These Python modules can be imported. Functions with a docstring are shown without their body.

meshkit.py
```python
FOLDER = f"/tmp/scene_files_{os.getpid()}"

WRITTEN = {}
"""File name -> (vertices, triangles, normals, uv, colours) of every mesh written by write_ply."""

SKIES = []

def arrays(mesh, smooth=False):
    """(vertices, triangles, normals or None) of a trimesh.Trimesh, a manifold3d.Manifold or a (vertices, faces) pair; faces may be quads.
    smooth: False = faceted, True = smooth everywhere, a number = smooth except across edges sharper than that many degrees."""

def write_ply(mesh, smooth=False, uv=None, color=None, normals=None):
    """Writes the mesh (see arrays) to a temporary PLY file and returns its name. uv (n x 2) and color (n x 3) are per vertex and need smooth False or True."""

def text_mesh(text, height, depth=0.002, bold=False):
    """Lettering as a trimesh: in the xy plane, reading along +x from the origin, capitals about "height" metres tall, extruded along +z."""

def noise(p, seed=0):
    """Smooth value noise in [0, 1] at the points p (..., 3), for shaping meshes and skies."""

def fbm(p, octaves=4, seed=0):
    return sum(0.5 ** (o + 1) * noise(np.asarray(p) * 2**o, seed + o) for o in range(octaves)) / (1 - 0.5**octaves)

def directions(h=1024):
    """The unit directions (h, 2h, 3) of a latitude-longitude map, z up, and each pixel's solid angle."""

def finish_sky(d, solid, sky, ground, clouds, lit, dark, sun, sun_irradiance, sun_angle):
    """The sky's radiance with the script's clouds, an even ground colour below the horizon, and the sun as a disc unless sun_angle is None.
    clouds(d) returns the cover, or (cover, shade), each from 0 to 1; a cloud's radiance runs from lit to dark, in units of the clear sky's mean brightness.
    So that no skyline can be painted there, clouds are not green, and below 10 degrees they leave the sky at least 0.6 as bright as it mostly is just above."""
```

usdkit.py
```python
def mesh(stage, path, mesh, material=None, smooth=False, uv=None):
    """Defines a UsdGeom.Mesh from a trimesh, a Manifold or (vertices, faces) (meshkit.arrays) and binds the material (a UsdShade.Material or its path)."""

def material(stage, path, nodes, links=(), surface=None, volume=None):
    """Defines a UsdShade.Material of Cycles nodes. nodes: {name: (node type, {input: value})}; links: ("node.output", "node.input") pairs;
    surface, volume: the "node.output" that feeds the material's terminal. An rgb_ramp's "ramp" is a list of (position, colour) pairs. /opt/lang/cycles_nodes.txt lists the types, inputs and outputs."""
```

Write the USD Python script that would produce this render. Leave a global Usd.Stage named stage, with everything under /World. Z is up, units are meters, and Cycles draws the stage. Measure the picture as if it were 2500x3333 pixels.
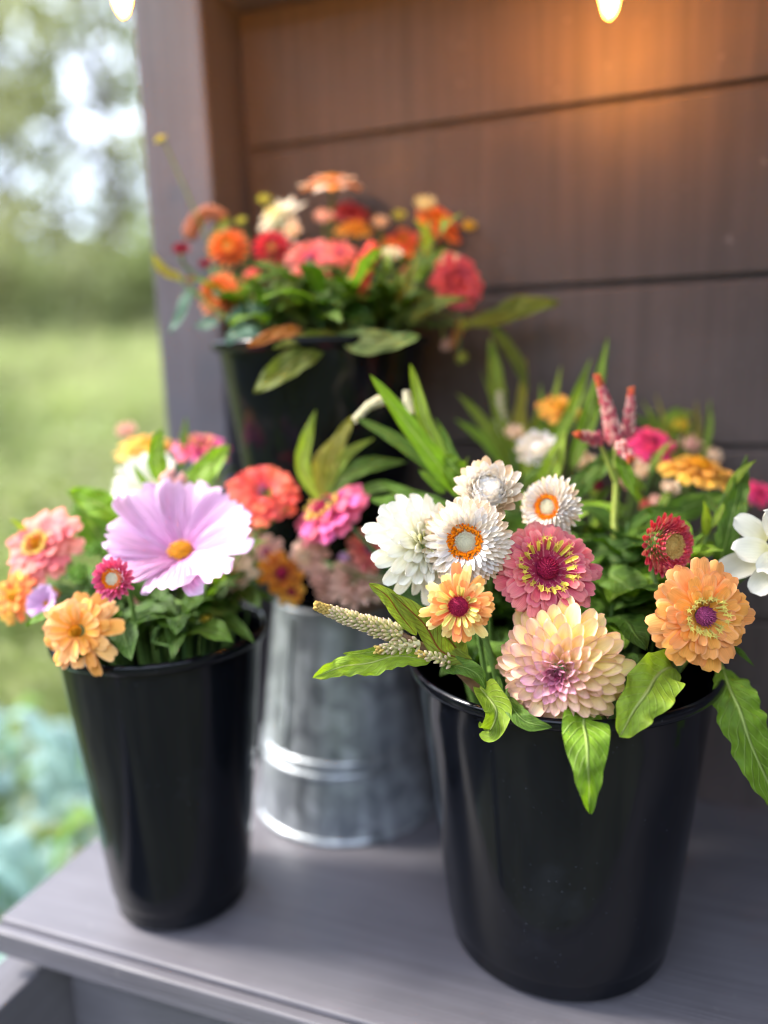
import math
import numpy as np
import trimesh
import usdkit
from pxr import Usd, UsdGeom, UsdLux, UsdShade, Gf, Sdf, Vt

stage = Usd.Stage.CreateInMemory()
UsdGeom.SetStageUpAxis(stage, UsdGeom.Tokens.z)
UsdGeom.SetStageMetersPerUnit(stage, 1.0)
world = UsdGeom.Xform.Define(stage, '/World')
stage.SetDefaultPrim(world.GetPrim())
UsdGeom.Scope.Define(stage, '/World/Looks')
rng = np.random.default_rng(11)

# ------------------------------------------------------------------ camera, sky, sun, exposure
FPX, CX, CY = 2550.0, 1250.0, 1666.5          # pinhole of the photograph, in its own pixels
_d = np.array([400, 13333, FPX]); _d /= np.linalg.norm(_d)
_l = np.array([-6900, -289, FPX]); _l -= _d * (_l @ _d); _l /= np.linalg.norm(_l)
CAMW = np.stack([-_l, np.cross(-_d, -_l), -_d])       # world = CAMW @ (right, down, forward)
EYE = np.array([0.0, 0.0, 0.5])                        # half a metre above the shelf
EXPOSURE = 2.58
SUN_AZ, SUN_EL = math.radians(-100), math.radians(46)   # towards the sun: atan2(x, y)
SKY_STRENGTH, SUN_INTENSITY = 0.15, 0.4

cam = UsdGeom.Camera.Define(stage, '/World/camera')
_m = np.eye(4)
_m[0, :3], _m[1, :3], _m[2, :3], _m[3, :3] = CAMW[:, 0], -CAMW[:, 1], -CAMW[:, 2], EYE
cam.AddTransformOp().Set(Gf.Matrix4d(*_m.ravel().tolist()))
cam.CreateFocalLengthAttr(26.0)
cam.CreateHorizontalApertureAttr(26.0 * 2500 / FPX)
cam.CreateVerticalApertureAttr(26.0 * 3333 / FPX)
cam.CreateFStopAttr(1.14)
cam.CreateFocusDistanceAttr(0.548)
cam.CreateClippingRangeAttr(Gf.Vec2f(0.02, 2000))
cam.CreateExposureAttr(EXPOSURE)

sky_mat = usdkit.material(stage, '/World/Looks/sky', {
    's': ('sky_texture', {'sky_type': 'single_scattering', 'sun_disc': False, 'sun_elevation': SUN_EL, 'sun_rotation': SUN_AZ,
                          'air_density': 1.0, 'aerosol_density': 2.5, 'ozone_density': 1.0}),
    'tc': ('texture_coordinate', {}),
    'n': ('noise_texture', {'scale': 1.6, 'detail': 4.0, 'roughness': 0.55}),
    'r': ('rgb_ramp', {'ramp': [(0.0, (0.3, 0.3, 0.3)), (0.38, (0.4, 0.4, 0.4)), (0.62, (0.9, 0.9, 0.9)), (1.0, (1, 1, 1))]}),
    'c': ('color', {'value': (4.4, 4.8, 5.7)}),
    'm': ('mix_color', {'use_clamp': False}),
    'b': ('background_shader', {'strength': SKY_STRENGTH})},
    [('tc.generated', 'n.vector'), ('n.fac', 'r.fac'), ('s.color', 'm.a'), ('c.color', 'm.b'), ('r.color', 'm.fac'), ('m.result', 'b.color')], surface='b.background')
sky = UsdLux.DomeLight.Define(stage, '/World/sky')
UsdShade.MaterialBindingAPI.Apply(sky.GetPrim()).Bind(sky_mat)
sky.GetPrim().SetCustomDataByKey('kind', 'structure')
sun = UsdLux.DistantLight.Define(stage, '/World/sun')
sun.CreateIntensityAttr(SUN_INTENSITY); sun.CreateAngleAttr(14.0); sun.CreateNormalizeAttr(True)
sun.CreateColorAttr(Gf.Vec3f(1.0, 0.94, 0.85))
sun.AddRotateXYZOp().Set(Gf.Vec3f(math.degrees(math.pi / 2 - SUN_EL), 0, -math.degrees(SUN_AZ) + 180))

# ------------------------------------------------------------------ helpers
def ray(px, py): return CAMW @ np.array([(px - CX) / FPX, (py - CY) / FPX, 1.0])
def at(px, py, dep): return EYE + ray(px, py) * dep
K = 2500 / 1659.0
def pt(x, y, dep): return at(x * K, y * K, dep)      # reference points measured on a smaller print of the photograph
def aty(px, py, y): r = ray(px, py); return EYE + r * y / r[1]
def facing(nx, up, tow):                              # a direction given as right, up, towards the viewer
    v = CAMW @ np.array([nx, -up, -tow], float); return v / np.linalg.norm(v)
def S(r, g, b): return tuple(((c / 255) / 12.92 if c < 10 else ((c / 255 + .055) / 1.055) ** 2.4) for c in (r, g, b))
def unit(v): v = np.asarray(v, float); return v / max(np.linalg.norm(v), 1e-12)

USED = {}
def fresh(parent, name):
    k = (parent, name); n = USED.get(k, 0); USED[k] = n + 1
    return f'{parent}/{name}' + (f'_{n:03d}' if n else '')
def tag(p, label=None, cat=None, group=None, kind=None):
    for k, v in (('label', label), ('category', cat), ('group', group), ('kind', kind)):
        if v: p.SetCustomDataByKey(k, v)
    return p
def thing(name, label, cat, loc=(0, 0, 0), group=None, kind=None):
    x = UsdGeom.Xform.Define(stage, fresh('/World', name))
    x.AddTranslateOp().Set(Gf.Vec3d(*map(float, loc)))
    p = tag(x.GetPrim(), label, cat, group, kind)
    return Thing(p, loc)
class Thing:
    def __init__(s, prim, loc): s.prim, s.loc = prim, np.asarray(loc, float)
    def part(s, name, mesh, mat, smooth=35, uv=None, under=None, label=None, kind=None):
        """mesh in world coordinates; returns the prim"""
        parent = str((under or s.prim).GetPath())
        v, f = (mesh.vertices, mesh.faces) if hasattr(mesh, 'vertices') else mesh
        m = usdkit.mesh(stage, fresh(parent, name), (np.asarray(v) - s.loc, np.asarray(f)), mat, smooth=smooth, uv=uv)
        return tag(m.GetPrim(), label, None, None, kind)
def solo(name, mesh, mat, label=None, cat=None, group=None, kind=None, smooth=35):
    v, f = (mesh.vertices, mesh.faces) if hasattr(mesh, 'vertices') else mesh
    m = usdkit.mesh(stage, fresh('/World', name), (np.asarray(v), np.asarray(f)), mat, smooth=smooth)
    return tag(m.GetPrim(), label, cat, group, kind)

def join(parts):
    V, F, n = [], [], 0
    for v, f in parts:
        f = np.asarray(f)
        if f.shape[1] == 4: f = np.vstack([f[:, [0, 1, 2]], f[:, [0, 2, 3]]])
        V.append(v); F.append(f + n); n += len(v)
    return np.vstack(V), np.vstack(F)
def grid_faces(nu, nv, wrap=False):
    i, j = np.meshgrid(np.arange(nu - 1), np.arange(nv if wrap else nv - 1), indexing='ij')
    a = i * nv + j; b = i * nv + (j + 1) % nv
    q = np.stack([a, b, b + nv, a + nv], -1).reshape(-1, 4)
    return np.vstack([q[:, [0, 1, 2]], q[:, [0, 2, 3]]])
def bez(P, n):
    """smooth curve through the points (Catmull-Rom)"""
    P = np.asarray(P, float)
    if len(P) == 2: P = np.stack([P[0], (P[0] + P[1]) / 2, P[1]])
    Q = np.vstack([2 * P[0] - P[1], P, 2 * P[-1] - P[-2]])
    s = np.linspace(0, len(P) - 1, n); k = np.minimum(s.astype(int), len(P) - 2); u = (s - k)[:, None]
    a, b, c, d = Q[k], Q[k + 1], Q[k + 2], Q[k + 3]
    return .5 * (2 * b + (c - a) * u + (2 * a - 5 * b + 4 * c - d) * u ** 2 + (3 * b - a - 3 * c + d) * u ** 3)
def tube(P, r, sides=7, caps=True):
    P = np.asarray(P, float); n = len(P); r = np.broadcast_to(np.asarray(r, float), n)
    T = np.gradient(P, axis=0); T /= np.maximum(np.linalg.norm(T, axis=1, keepdims=True), 1e-12)
    ref = np.array([0, 0, 1.0]) if abs(T[0][2]) < .9 else np.array([1.0, 0, 0])
    A = []; a = unit(np.cross(T[0], ref))
    for t in T: a = unit(a - t * (a @ t)); A.append(a)
    A = np.array(A); B = np.cross(T, A)
    th = np.linspace(0, 2 * np.pi, sides, endpoint=False)
    V = (P[:, None] + r[:, None, None] * (np.cos(th)[None, :, None] * A[:, None] + np.sin(th)[None, :, None] * B[:, None])).reshape(-1, 3)
    F = grid_faces(n, sides, True)
    if caps:
        V = np.vstack([V, P[0], P[-1]]); k = len(V)
        j = np.arange(sides)
        F = np.vstack([F, np.stack([np.full(sides, k - 2), (j + 1) % sides, j], 1), np.stack([np.full(sides, k - 1), (n - 1) * sides + j, (n - 1) * sides + (j + 1) % sides], 1)])
    return V, F
def lathe(prof, sides=96, center=(0, 0, 0)):
    prof = np.asarray(prof, float); th = np.linspace(0, 2 * np.pi, sides, endpoint=False)
    V = np.stack([prof[:, None, 0] * np.cos(th), prof[:, None, 0] * np.sin(th), np.repeat(prof[:, 1:2], sides, 1)], -1).reshape(-1, 3)
    return V + np.asarray(center), grid_faces(len(prof), sides, True)[:, ::-1]
def rbox(lo, hi, r=.002, seg=2):
    """box with rounded edges"""
    lo, hi = np.asarray(lo, float), np.asarray(hi, float)
    m = trimesh.creation.box(extents=(1, 1, 1))
    ticks = [np.concatenate([np.linspace(0, r, seg + 1) + lo[k], hi[k] - np.linspace(r, 0, seg + 1)]) for k in range(3)]
    V, F, n = [], [], 0
    for ax in range(3):
        b, c = (ax + 1) % 3, (ax + 2) % 3
        for side in (0, 1):
            g, h = np.meshgrid(ticks[b], ticks[c], indexing='ij')
            p = np.zeros(g.shape + (3,)); p[..., ax] = (lo, hi)[side][ax]; p[..., b], p[..., c] = g, h
            core = np.clip(p, lo + r, hi - r); dlt = p - core; ln = np.linalg.norm(dlt, axis=-1, keepdims=True)
            p = core + dlt / np.maximum(ln, 1e-12) * np.minimum(ln, r)
            f = grid_faces(*g.shape)
            V.append(p.reshape(-1, 3)); F.append((f if side else f[:, ::-1]) + n); n += g.size
    m = trimesh.Trimesh(np.vstack(V), np.vstack(F), process=True); m.merge_vertices(digits_vertex=7)
    return m

# ------------------------------------------------------------------ materials
MATS = {}
def mat(key, nodes, links, surface='out.BSDF'):
    if key not in MATS: MATS[key] = usdkit.material(stage, '/World/Looks/' + key, nodes, links, surface=surface)
    return MATS[key]
def petal_mat(key, stops, streak=.2, trans=.3, rough=.65, var=.13, spec=.15, freq=26, edge=None, edge_gain=.6):
    edge = edge or tuple(min(1, c * .86 + .14 * max(stops[-1][1])) for c in stops[-1][1])
    """colour runs along the petal from base to tip; fine lengthwise veins; each petal a little different"""
    return mat(key, {
        'uv': ('attribute', {'attribute': 'st'}), 'sep': ('separate_xyz', {}),
        'ramp': ('rgb_ramp', {'ramp': stops}),
        'map': ('mapping', {'scale': (2.2, freq, 1)}), 'n': ('noise_texture', {'scale': 1.0, 'detail': 2.0}),
        'oi': ('object_info', {}), 'off': ('vector_math', {'math_type': 'add'}),
        'vr': ('map_range', {'from_min': .3, 'from_max': .7, 'to_min': 1 - streak, 'to_max': 1 + streak}),
        'vo': ('map_range', {'from_min': 0.0, 'from_max': 1.0, 'to_min': 1 - var, 'to_max': 1 + var}),
        'val': ('math', {'math_type': 'multiply'}), 'hs': ('hsv', {}),
        'ho': ('map_range', {'from_min': 0.0, 'from_max': 1.0, 'to_min': .5 - var * .07, 'to_max': .5 + var * .07}),
        'ev': ('math', {'math_type': 'subtract', 'value2': .5}), 'ea': ('math', {'math_type': 'absolute'}), 'er': ('map_range', {'from_min': .30, 'from_max': .5, 'to_min': 0.0, 'to_max': edge_gain, 'clamp': True}), 'em': ('mix_color', {'b': edge}),
        'bp': ('bump', {'strength': .4, 'distance': .0008}),
        'p': ('principled_bsdf', {'roughness': rough, 'specular_ior_level': spec}), 't': ('translucent_bsdf', {}),
        'out': ('mix_closure', {'fac': trans * .62})},
        [('uv.vector', 'sep.vector'), ('sep.x', 'ramp.fac'), ('uv.vector', 'map.vector'), ('map.vector', 'off.vector1'), ('oi.random', 'off.vector2'), ('off.vector', 'n.vector'),
         ('n.fac', 'vr.value'), ('oi.random', 'vo.value'), ('oi.random', 'ho.value'), ('ho.result', 'hs.hue'), ('vr.result', 'val.value1'), ('vo.result', 'val.value2'), ('val.value', 'hs.value'),
         ('sep.y', 'ev.value1'), ('ev.value', 'ea.value1'), ('ea.value', 'er.value'), ('er.result', 'em.fac'), ('ramp.color', 'em.a'), ('em.result', 'hs.color'), ('hs.color', 'p.base_color'), ('hs.color', 't.color'), ('n.fac', 'bp.height'), ('bp.normal', 'p.normal'), ('p.BSDF', 'out.closure1'), ('t.BSDF', 'out.closure2')], 'out.closure')
def leaf_mat(key, col, rib, under=None, trans=.38, rough=.54, veins=11.0, slant=5.0, vein_gain=.35, var=.2):
    col, rib, trans = tuple(c * .78 for c in col), tuple(c * .82 for c in rib), trans * .9
    return mat(key, {
        'uv': ('attribute', {'attribute': 'st'}), 'sep': ('separate_xyz', {}), 'oi': ('object_info', {}),
        'dv': ('math', {'math_type': 'subtract', 'value2': .5}), 'av': ('math', {'math_type': 'absolute'}),
        'ribm': ('map_range', {'from_min': .012, 'from_max': .05, 'to_min': 1.0, 'to_max': 0.0, 'clamp': True}),
        'ta': ('math', {'math_type': 'multiply', 'value2': veins}), 'vb': ('math', {'math_type': 'multiply', 'value2': slant}),
        'sub': ('math', {'math_type': 'subtract'}), 'pp': ('math', {'math_type': 'pingpong', 'value2': .5}),
        'vm': ('map_range', {'from_min': .0, 'from_max': .13, 'to_min': 1.0, 'to_max': 0.0, 'clamp': True}),
        'vm2': ('math', {'math_type': 'multiply', 'value2': vein_gain}), 'mx': ('math', {'math_type': 'maximum'}),
        'map': ('mapping', {'scale': (7, 5, 1)}), 'n': ('noise_texture', {'scale': 1.0, 'detail': 4.0}), 'off': ('vector_math', {'math_type': 'add'}),
        'nv': ('map_range', {'from_min': .3, 'from_max': .7, 'to_min': .7, 'to_max': 1.3}),
        'ov': ('map_range', {'from_min': 0.0, 'from_max': 1.0, 'to_min': 1 - var, 'to_max': 1 + var}), 'val': ('math', {'math_type': 'multiply'}),
        'hs': ('hsv', {'color': col}), 'mc': ('mix_color', {'b': rib}),
        'hgt': ('math', {'math_type': 'multiply_add', 'value2': -1.0}),
        'bp': ('bump', {'strength': .8, 'distance': .0018}),
        'p': ('principled_bsdf', {'roughness': rough, 'specular_ior_level': .28}), 't': ('translucent_bsdf', {}), 'tg': ('hsv', {'saturation': 1.1, 'value': 1.25}),
        'out': ('mix_closure', {'fac': trans})},
        [('uv.vector', 'sep.vector'), ('sep.y', 'dv.value1'), ('dv.value', 'av.value1'), ('av.value', 'ribm.value'), ('sep.x', 'ta.value1'), ('av.value', 'vb.value1'),
         ('ta.value', 'sub.value1'), ('vb.value', 'sub.value2'), ('sub.value', 'pp.value1'), ('pp.value', 'vm.value'), ('vm.result', 'vm2.value1'), ('vm2.value', 'mx.value1'), ('ribm.result', 'mx.value2'),
         ('uv.vector', 'map.vector'), ('map.vector', 'off.vector1'), ('oi.random', 'off.vector2'), ('off.vector', 'n.vector'), ('n.fac', 'nv.value'), ('oi.random', 'ov.value'), ('nv.result', 'val.value1'), ('ov.result', 'val.value2'), ('val.value', 'hs.value'),
         ('hs.color', 'mc.a'), ('mx.value', 'mc.fac'), ('mc.result', 'p.base_color'), ('mc.result', 'tg.color'), ('tg.color', 't.color'), ('mx.value', 'hgt.value1'), ('n.fac', 'hgt.value3'), ('hgt.value', 'bp.height'),
         ('bp.normal', 'p.normal'), ('p.BSDF', 'out.closure1'), ('t.BSDF', 'out.closure2')], 'out.closure')
def plain(key, col, rough=.5, noise=.15, scale=300.0, bump=.2, spec=.4, trans=0.0, metallic=0.0):
    nodes = {'tc': ('geometry', {}), 'n': ('noise_texture', {'scale': scale, 'detail': 3.0}), 'vr': ('map_range', {'from_min': .3, 'from_max': .7, 'to_min': 1 - noise, 'to_max': 1 + noise}),
             'hs': ('hsv', {'color': col}), 'bp': ('bump', {'strength': bump, 'distance': .001}), 'p': ('principled_bsdf', {'roughness': rough, 'specular_ior_level': spec, 'metallic': metallic}),
             't': ('translucent_bsdf', {}), 'out': ('mix_closure', {'fac': trans})}
    return mat(key, nodes, [('tc.position', 'n.vector'), ('n.fac', 'vr.value'), ('vr.result', 'hs.value'), ('hs.color', 'p.base_color'), ('hs.color', 't.color'), ('n.fac', 'bp.height'), ('bp.normal', 'p.normal'),
                            ('p.BSDF', 'out.closure1'), ('t.BSDF', 'out.closure2')], 'out.closure')
def wood(key, col, along, scratch=.16, rough=.55):
    """brown stained boards; saw marks stretch along one world axis"""
    sc = {'x': (3, 90, 90), 'y': (90, 3, 90), 'z': (70, 70, 2.5)}[along]
    sc2 = tuple(s * 4 for s in sc)
    return mat(key, {
        'g': ('geometry', {}), 'm': ('mapping', {'scale': sc}), 'n': ('noise_texture', {'scale': 1.0, 'detail': 5.0, 'roughness': .6}),
        'm2': ('mapping', {'scale': sc2}), 'n2': ('noise_texture', {'scale': 1.0, 'detail': 3.0}),
        'n3': ('noise_texture', {'scale': 9.0, 'detail': 4.0}), 'oi': ('object_info', {}),
        'a': ('map_range', {'from_min': .3, 'from_max': .7, 'to_min': 1 - scratch, 'to_max': 1 + scratch}),
        'b': ('map_range', {'from_min': .3, 'from_max': .7, 'to_min': .88, 'to_max': 1.12}), 'c': ('map_range', {'from_min': .0, 'from_max': 1.0, 'to_min': .93, 'to_max': 1.07}),
        'ab': ('math', {'math_type': 'multiply'}), 'abc': ('math', {'math_type': 'multiply'}), 'hs': ('hsv', {'color': col}),
        'n4': ('noise_texture', {'scale': 55.0, 'detail': 8.0, 'roughness': .7}), 'w4': ('map_range', {'from_min': .64, 'from_max': .72, 'to_min': 0.0, 'to_max': .5, 'clamp': True}), 'mw': ('mix_color', {'b': (.25, .23, .23)}),
        'rr': ('map_range', {'from_min': .3, 'from_max': .7, 'to_min': rough - .1, 'to_max': rough + .1}),
        'h': ('math', {'math_type': 'add'}), 'bp': ('bump', {'strength': .35, 'distance': .0012}), 'out': ('principled_bsdf', {'specular_ior_level': .4})},
        [('g.position', 'm.vector'), ('m.vector', 'n.vector'), ('g.position', 'm2.vector'), ('m2.vector', 'n2.vector'), ('g.position', 'n3.vector'), ('n.fac', 'a.value'), ('n3.fac', 'b.value'), ('oi.random', 'c.value'),
         ('a.result', 'ab.value1'), ('b.result', 'ab.value2'), ('ab.value', 'abc.value1'), ('c.result', 'abc.value2'), ('abc.value', 'hs.value'), ('g.position', 'n4.vector'), ('n4.fac', 'w4.value'), ('w4.result', 'mw.fac'), ('hs.color', 'mw.a'), ('mw.result', 'out.base_color'), ('n3.fac', 'rr.value'), ('rr.result', 'out.roughness'),
         ('n.fac', 'h.value1'), ('n2.fac', 'h.value2'), ('h.value', 'bp.height'), ('bp.normal', 'out.normal')])

STAIN = (.10, .095, .118)
WOOD_Z, WOOD_X, WOOD_Y = wood('stained_wood_upright', STAIN, 'z'), wood('stained_wood_level', (.112, .107, .121), 'x', .12, .5), wood('stained_wood_deep', (.112, .107, .121), 'y', .12, .5)
PLANK = wood('stained_wood_planks', (.080, .064, .063), 'z', .2, .6)
BLACK = mat('black_plastic', {
    'g': ('geometry', {}), 'n': ('noise_texture', {'scale': 16.0, 'detail': 5.0}), 'm': ('mapping', {'scale': (60, 60, 4)}), 'n2': ('noise_texture', {'scale': 1.0, 'detail': 3.0}),
    'v': ('voronoi_texture', {'scale': 120.0}), 'vm': ('map_range', {'from_min': .0, 'from_max': .16, 'to_min': .5, 'to_max': .0, 'clamp': True}),
    'add': ('math', {'math_type': 'add'}), 'rr': ('map_range', {'from_min': .3, 'from_max': .75, 'to_min': .06, 'to_max': .18}),
    'cr': ('rgb_ramp', {'ramp': [(.0, (.0015, .0018, .0026)), (.6, (.0022, .0026, .0038)), (.85, (.007, .008, .011)), (1, (.022, .024, .03))]}),
    'out': ('principled_bsdf', {'specular_ior_level': .25})},
    [('g.position', 'n.vector'), ('g.position', 'm.vector'), ('m.vector', 'n2.vector'), ('g.position', 'v.vector'), ('v.distance', 'vm.value'), ('n.fac', 'add.value1'), ('vm.result', 'add.value2'), ('n2.fac', 'rr.value'), ('rr.result', 'out.roughness'), ('add.value', 'cr.fac'), ('cr.color', 'out.base_color')])
ZINC = mat('galvanised_zinc', {
    'g': ('geometry', {}), 'v': ('voronoi_texture', {'scale': 55.0}), 'n': ('noise_texture', {'scale': 14.0, 'detail': 5.0}), 'm': ('mapping', {'scale': (55, 55, 2)}), 'n2': ('noise_texture', {'scale': 1.0, 'detail': 4.0}),
    'mx': ('mix_color', {'fac': .68}), 'cr': ('rgb_ramp', {'ramp': [(.3, (.17, .19, .215)), (.5, (.30, .33, .36)), (.7, (.50, .54, .59))]}), 'bw': ('rgb_to_bw', {}),
    'rr': ('map_range', {'from_min': .3, 'from_max': .7, 'to_min': .32, 'to_max': .56}), 'bp': ('bump', {'strength': .25, 'distance': .002}),
    'out': ('principled_bsdf', {'metallic': .75})},
    [('g.position', 'v.vector'), ('g.position', 'n.vector'), ('g.position', 'm.vector'), ('m.vector', 'n2.vector'), ('v.color', 'bw.color'), ('bw.val', 'mx.a'), ('n2.fac', 'mx.b'), ('mx.result', 'cr.fac'), ('cr.color', 'out.base_color'), ('n2.fac', 'rr.value'), ('rr.result', 'out.roughness'), ('n2.fac', 'bp.height'), ('bp.normal', 'out.normal')])

# ------------------------------------------------------------------ large structure: ground, stand, wall
GROUND = -0.85
def ground_z(x, y):
    r = np.hypot(x, y); s = np.clip((r - 3.0) / 20, 0, 1.6)
    side = np.clip((y * .75 - x * .66) / np.maximum(r, 1e-6), 0, 1)
    return GROUND + (s ** 1.15) * 2.4 * side + .05 * np.sin(x * 1.3) * np.cos(y * 1.1)
gx = np.concatenate([-np.geomspace(400, 14, 12), np.linspace(-12, 12, 61), np.geomspace(14, 400, 12)])
GX, GY = np.meshgrid(gx, gx, indexing='ij')
EARTH = plain('meadow_earth', (.085, .09, .062), .9, .4, 3.0, .3, .1)
solo('ground', (np.stack([GX, GY, ground_z(GX, GY)], -1).reshape(-1, 3), grid_faces(len(gx), len(gx))), EARTH, kind='structure', smooth=True)

SX0, SX1, SY0, SY1 = -.578, .95, .476, .884       # the shelf
POSTY, WALLY = .81, .885
stand = thing('display_stand', 'brown stained wooden stand shelf holding the flower buckets', 'stand', (SX0, SY0, GROUND))
nb = 3
ys = [SY0 + .002, .612, .75, SY1]
stand.part('shelf_board', rbox((SX0, ys[0], -.022), (SX1, SY1, 0), .003), WOOD_X)
stand.part('edge_trim', rbox((SX0, SY0 - .010, -.028), (SX1, SY0 + .001, -.003), .003), WOOD_X)
stand.part('front_panel', rbox((-.527, .505, -.36), (SX1, .522, -.0225), .002), WOOD_X)
arm = thing('side_rail', 'grey brown rail jutting forward from under the left end of the shelf', 'rail', (-.56, .5, GROUND))
arm.part('rail', rbox((-.587, .10, -.20), (-.540, .53, -.050), .004), WOOD_Y)
for yy in (.14, .49): arm.part('leg', rbox((-.584, yy - .02, GROUND), (-.543, yy + .02, -.201), .003), WOOD_Z)
for xx in (-.52, .9): stand.part('leg', rbox((xx - .03, .83, GROUND), (xx + .03, .88, -.0225), .003), WOOD_Z)
for xx in (-.49, .9): stand.part('leg', rbox((xx - .03, .5225, GROUND), (xx + .03, .57, -.0225), .003), WOOD_Z)

wall = thing('back_wall', 'back wall of wide horizontal brown boards with thin dark gaps', 'wall', (.2, WALLY, 0))
seams = [-.03, .218, .402, .573, .752, .905]
for a, b in zip(seams[:-1], seams[1:]):
    wall.part('plank', rbox((-.497, WALLY, a + .003), (1.5, WALLY + .007, b - .003), .003), PLANK)
wall.part('backing', rbox((-.50, WALLY + .0073, -.04), (1.5, WALLY + .03, 1.25), .001), PLANK)
frame = thing('corner_post', 'grey brown square wooden post at the left end of the back wall', 'post', (-.545, POSTY, 0))
frame.part('post', rbox((-.589, POSTY, .001), (-.500, POSTY + .12, 1.26), .0045), WOOD_Z)
beam = thing('header_beam', 'brown wooden header beam across the top of the back wall', 'beam', (.2, POSTY, .9))
beam.part('beam', rbox((-.499, POSTY, .905), (1.5, WALLY + .018, 1.0), .003), wood('stained_wood_beam', STAIN, 'x'))
side = thing('side_wall', 'brown board wall closing the right end of the stand', 'wall', (.62, .4, 0))
for i in range(7):
    side.part('plank', rbox((.60, .02, -.03 + i * .182), (.614, .884, -.03 + i * .182 + .176), .003), PLANK)
roof = thing('roof', 'dark board roof sheltering the stand', 'roof', (0, .6, 1.26))
for i in range(8):
    roof.part('roof_board', rbox((-.80, -.06 + i * .14, 1.262), (1.6, -.06 + i * .14 + .137, 1.284), .002), WOOD_X)

# ------------------------------------------------------------------ buckets
RB, LB, BB, GV = (-.084, .632), (-.433, .565), (-.357, .776), (-.349, .776)
def bucket_prof(R, r, h, z0, t=.003):
    c = .022
    out = [(0.0, z0), (r - c, z0)] + [(r - c + c * math.sin(a), z0 + c - c * math.cos(a)) for a in np.linspace(.15, 1.45, 7)]
    zs = np.linspace(z0 + c * 1.2, z0 + h - .012, 12)
    out += [(r + (R - .004 - r) * (z - z0) / h, z) for z in zs]
    top = z0 + h
    out += [(R - .003, top - .010), (R + .0005, top - .009), (R + .002, top - .006), (R + .0022, top - .003), (R + .0012, top - .0008), (R - .001, top), (R - .003, top - .0012), (R - .0045, top - .004)]
    out += [(r + (R - .0045 - r) * (z - z0) / h - t * .7, z) for z in np.linspace(top - .012, z0 + .006, 10)] + [(0.0, z0 + .005)]
    return out
def bucket(label, c, R, r, h, z0):
    b = thing('flower_bucket', label, 'bucket', (c[0], c[1], z0), 'black florist buckets')
    b.part('bucket_shell', lathe(bucket_prof(R, r, h, z0), 128, (c[0], c[1], 0)), BLACK, smooth=50)
    w = z0 + h * .55; rw = r + (R - r) * .55 - .006
    b.part('water', lathe([(0.0, w), (rw, w)], 64, (c[0], c[1], 0)), plain('dark_water', (.01, .012, .008), .08, .1))
    return b
bucket('large black plastic bucket at right front holding the sharp bouquet', RB, .126, .095, .257, .0)
bucket('slim black plastic bucket at left front near the shelf corner', LB, .094, .063, .270, .0)
bucket('black plastic bucket raised on the upturned galvanised pail at the back', BB, .114, .073, .277, .2485)
g = thing('galvanised_pail', 'upturned galvanised metal pail standing between the two front buckets', 'pail', (*GV, 0))
def gr(z): return .105 + (.072 - .105) * z / .248
gp = [(.1035, .0015), (.1065, .0005), (.1078, .003), (.1068, .006), (.1045, .0075)]
gp += [(gr(z), z) for z in np.linspace(.012, .066, 5)]
for zc in (.073, .086): gp += [(gr(zc - .004), zc - .004), (gr(zc) + .0018, zc - .002), (gr(zc) + .0024, zc), (gr(zc) + .0018, zc + .002), (gr(zc + .004), zc + .004)]
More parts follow.
